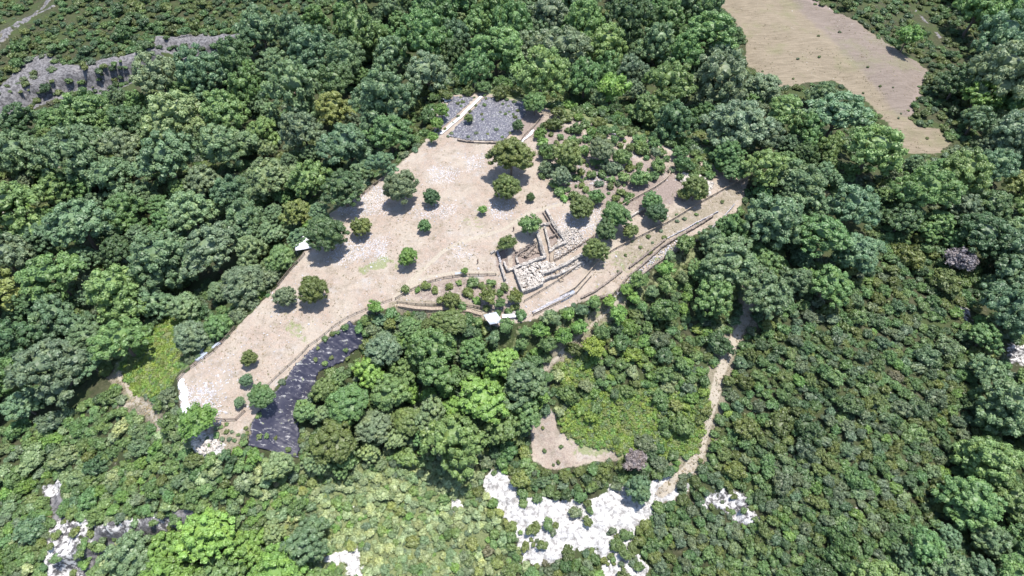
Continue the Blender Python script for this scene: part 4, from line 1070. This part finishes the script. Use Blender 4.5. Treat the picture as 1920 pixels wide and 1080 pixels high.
sheet([(836,256),(862,232),(898,192),(906,181),(983,191),(988,210),(972,240),(942,266),(880,264)], 'littered_sheet', 'wide grey-black sheet littered with stones and weeds at the top of the plateau', wr=(.7, .08))
sheet([(333,712),(346,706),(356,745),(362,790),(345,795),(338,760)], 'white_sheet', 'bright white sheet strip on the lower left end of the plateau', wr=(.9, .05), step=.3)
sheet([(826,186),(840,180),(847,190),(836,194)], 'white_sheet', 'small crumpled white sheet at the upper left of the littered sheet', wr=(.5, .2), step=.2)
sheet([(385,650),(402,637),(416,645),(400,655),(372,680),(362,676)], 'pale_blue', 'bluish sheet in shade under the grey domed trees, left edge', wr=(.6, .1), step=.25)
sheet([(1043,232),(1000,260)] and [(974,266),(1000,243),(1004,246),(978,270)], 'white_sheet', 'white strip laid right of the littered sheet', wr=(.6, .08), step=.2)
# white board laid across the top sheet
a = Acc(); w = resample(wpts([(826,252),(862,222),(903,182)]), .8)
for u, v in zip(w[:-1], w[1:]): bar(a, (*u, gz(*u)[0]+.28), (*v, gz(*v)[0]+.28), 1.0, .12)
link('board_strip', a.mesh('board_strip', M['white_sheet']), label='long white board strip crossing the stone-littered sheets diagonally', cat='board')

# ------------------------------------------------------------------ shelter with sheet metal roof
def roofpt(px, py, h): x, y, _ = at(px, py, h); return np.array([x[0], y[0]])
c4 = [roofpt(*q, 2.7) for q in ((906,591),(930,584),(943,604),(919,612))]
cz = gz(c4[2][0], c4[2][1])[0]; cen = sum(c4)/4; base = np.array([cen[0], cen[1], max(gz(*p)[0] for p in c4)-.1])
root = link('shelter', None, loc=base, label='small open shelter with a pale corrugated metal roof below the ruins', cat='shelter')
a = Acc(); A_, B_, C_, D_ = [np.array([p[0]-base[0], p[1]-base[1], 2.7-(.35 if k in (2, 3) else 0)]) for k, p in enumerate(c4)]
n = 48; V = []
for i in range(n+1):
    t = i/n; off = .05*math.sin(i*math.pi/2*1.0)
    for P0, P1 in ((A_, B_), (D_, C_)): V.append(P0+(P1-P0)*t+np.array([0, 0, off]))
a.add(V, [(2*i, 2*i+1, 2*i+3, 2*i+2) for i in range(n)])
rf = link('roof', a.mesh('roof', M['metal'], True), root); md = rf.modifiers.new('t', 'SOLIDIFY'); md.thickness = .03
a = Acc(); m1 = A_+(D_-A_)*.02; 
bar(a, A_+(B_-A_)*.5+(0, 0, .07), D_+(C_-D_)*.5+(0, 0, .07), .25, .04)
link('ridge_strip', a.mesh('ridge_strip', M['metal']), root)
for P0 in (A_, B_, C_, D_):
    q = P0*np.array([.88, .88, 1]); zz = gz(q[0]+base[0], q[1]+base[1])[0]-base[2]
    a = Acc(); bar(a, (q[0], q[1], zz-.3), (q[0], q[1], P0[2]-.07), .12); link('post', a.mesh('post', M['dark_wood']), root)
for P0, P1 in ((A_, B_), (D_, C_)):
    a = Acc(); bar(a, P0*np.array([.9, .9, 1])-(0, 0, .14), P1*np.array([.9, .9, 1])-(0, 0, .14), .08, .12); link('beam', a.mesh('beam', M['dark_wood']), root)
# long white table beside it
def table(px, py, ang, lx, ly, label, mat='white_sheet', h=.75):
    P, _ = gp(px, py); root = link('table', None, loc=P, label=label, cat='table'); root.rotation_euler = (0, 0, R(ang))
    a = Acc()
    for k in range(4): bar(a, (-lx/2, (k-1.5)*ly/4, h), (lx/2, (k-1.5)*ly/4, h), ly/4-.03, .05)
    link('table_top', a.mesh('table_top', M[mat]), root)
    for sx in (-1, 1):
        for sy in (-1, 1):
            a = Acc(); bar(a, (sx*lx*.45, sy*ly*.42, -.2), (sx*lx*.42, sy*ly*.36, h-.03), .08); link('leg', a.mesh('leg', M['dark_wood']), root)
table(957, 595, 4, 4.2, 1.1, 'long white table right of the metal roofed shelter')
table(860, 515, 8, 1.9, .8, 'small pale bench table by the tiny bright tree above the bank', 'pale_blue', .5)
# stack of pale blue boards
for k, (dx, dy) in enumerate(((1058,560),(1064,556),(1070,552))):
    P, _ = gp(dx, dy); a = Acc(); r_ = random.Random(k)
    for j in range(5): bar(a, (-1.4, (j-2)*.26, .12+.01*j), (1.4, (j-2)*.26, .12+.01*j), .2, .06)
    for j in (-1, 0, 1): bar(a, (j*1.2, -.62, .05), (j*1.2, .62, .05), .1, .08)
    o = link('pallet', a.mesh('pallet', M['pale_blue']), loc=P, label=('lowest left', 'middle', 'upper right')[k]+' of the three pale blue pallets lying below the ruins', cat='pallet', group='pale blue pallets'); o.rotation_euler = (0, 0, R(35+k*6))
# white canopy at the left rim
def canopy(px, py, ang, sx, sy, label):
    P, _ = gp(px, py, 2.2); root = link('canopy', None, loc=P, label=label, cat='canopy'); root.rotation_euler = (0, 0, R(ang)); a = Acc()
    n = 10; V = []; 
    for i in range(n+1):
        for j in range(n+1):
            u, v = i/n*2-1, j/n*2-1; V.append((u*sx/2, v*sy/2, 2.75-.55*max(abs(u), abs(v))**1.3-.12*(1-abs(u))*abs(v)))
    a.add(V, [(i*(n+1)+j, (i+1)*(n+1)+j, (i+1)*(n+1)+j+1, i*(n+1)+j+1) for i in range(n) for j in range(n)])
    o = link('canopy_top', a.mesh('canopy_top', M['white_sheet'], True), root); md = o.modifiers.new('t', 'SOLIDIFY'); md.thickness = .03
    for u in (-1, 1):
        for v in (-1, 1):
            a = Acc(); bar(a, (u*sx*.47, v*sy*.47, -1.2), (u*sx*.47, v*sy*.47, 2.2), .07); link('pole', a.mesh('pole', M['metal']), root)
canopy(568, 452, 15, 4.4, 6.4, 'white fabric canopy at the left edge under the wide dark evergreen')
# white tank or box at upper left of the littered sheet
P, _ = gp(808, 205, .4); a = Acc(); bar(a, (-.9, 0, .4), (.9, 0, .4), .8, .8); bar(a, (-.7, 0, .83), (.7, 0, .83), .6, .06)
o = link('storage_box', a.mesh('storage_box', M['white_sheet']), loc=P, label='white storage box left of the stone-littered sheet', cat='box'); o.rotation_euler = (0, 0, R(-55))
md = o.modifiers.new('b', 'BEVEL'); md.width = .06; md.segments = 2

# ------------------------------------------------------------------ people
skin_m = simple_mat('skin', (.45, .28, .2), .6, var=.05); hair_m = simple_mat('hair', (.03, .02, .015), .7, var=.1)
def skinned(name, joints, edges, mat, parent):
    me = bpy.data.meshes.new(name); me.from_pydata([j[:3] for j in joints], edges, []); me.materials.append(mat)
    o = link(name, me, parent); md = o.modifiers.new('skin', 'SKIN'); md.use_smooth_shade = True
    for k, j in enumerate(joints):
        me.skin_vertices[0].data[k].radius = (j[3], j[3]*(j[4] if len(j) > 4 else 1)); me.skin_vertices[0].data[k].use_root = (k == 0)
    s = o.modifiers.new('sub', 'SUBSURF'); s.levels = 1; s.render_levels = 1; return o
def person(px, py, ang, shirt, trousers, label, stride=.12):
    P, _ = gp(px, py, .0); root = link('person', None, loc=P, label=label, cat='person'); root.rotation_euler = (0, 0, R(ang))
    sm = simple_mat('shirt_cloth', shirt, .9, var=.1); tm = simple_mat('trouser_cloth', trousers, .9, var=.1)
    J = [(0,0,.95,.13,.8),(0,0,1.2,.13,.75),(0,0,1.40,.14,.7),(0,0,1.50,.055),(0,.01,1.57,.075),(0,.02,1.66,.095),(0,.01,1.74,.06),
         (.19,0,1.42,.05),(.24,.02,1.15,.04),(.22,.14,.93,.032),(.22,.20,.86,.035),(-.19,0,1.42,.05),(-.24,0,1.15,.04),(-.25,.06,.90,.032),(-.25,.09,.82,.035),
         (.10,0,.88,.085),(.11,stride,.48,.058),(.11,stride*.6,.08,.042),(.11,stride*.6+.17,.03,.035),(-.10,0,.88,.085),(-.11,-stride*.3,.48,.058),(-.11,-stride*1.4,.08,.042),(-.11,-stride*1.4+.17,.03,.035)]
    for s_ in (1, -1):      # five fingers each hand
        b = 10 if s_ == 1 else 14
        for f_ in range(5): J.append((J[b][0]+s_*(.0 if f_ else -.03), J[b][1]+(f_-2)*.018, J[b][2]-(.09 if f_ else .04), .011))
    E = [(0,1),(1,2),(2,3),(3,4),(4,5),(5,6),(2,7),(7,8),(8,9),(9,10),(2,11),(11,12),(12,13),(13,14),(0,15),(15,16),(16,17),(17,18),(0,19),(19,20),(20,21),(21,22)]+[(10,23+k) for k in range(5)]+[(14,28+k) for k in range(5)]
    skinned('body', J, E, skin_m, root)
    skinned('shirt', [(0,0,.93,.155,.8),(0,0,1.2,.152,.78),(0,0,1.43,.155,.72),(.20,0,1.41,.07),(.23,.01,1.22,.06),(-.20,0,1.41,.07),(-.23,0,1.22,.06)], [(0,1),(1,2),(2,3),(3,4),(2,5),(5,6)], sm, root)
    skinned('trousers', [(0,0,.97,.15,.85),(.10,0,.86,.105),(.11,stride,.48,.078),(.11,stride*.6,.12,.065),(-.10,0,.86,.105),(-.11,-stride*.3,.48,.078),(-.11,-stride*1.4,.12,.065)], [(0,1),(1,2),(2,3),(0,4),(4,5),(5,6)], tm, root)
    a = Acc(); v, f = ICO2; a.add(v*np.array([.105, .115, .085])+np.array([0, -.005, 1.72]), f); link('hair', a.mesh('hair', hair_m, True), root)
person(896, 494, 15, (.10, .035, .025), (.03, .03, .04), 'person in dark red clothes walking alone on the bare ground left of the ruins')
person(963, 433, 200, (.02, .02, .025), (.025, .025, .03), 'person in black standing just left of the leafy round tree of the ruins')
person(963, 470, 90, (.03, .03, .03), (.05, .045, .04), 'person in dark clothes in the shade under the leafy olive tree')
print('plants', len(plants), 'trees', n_trees, 'broad', len(broad_ids), 'shrubs', len(shr), 'fill', len(fill))
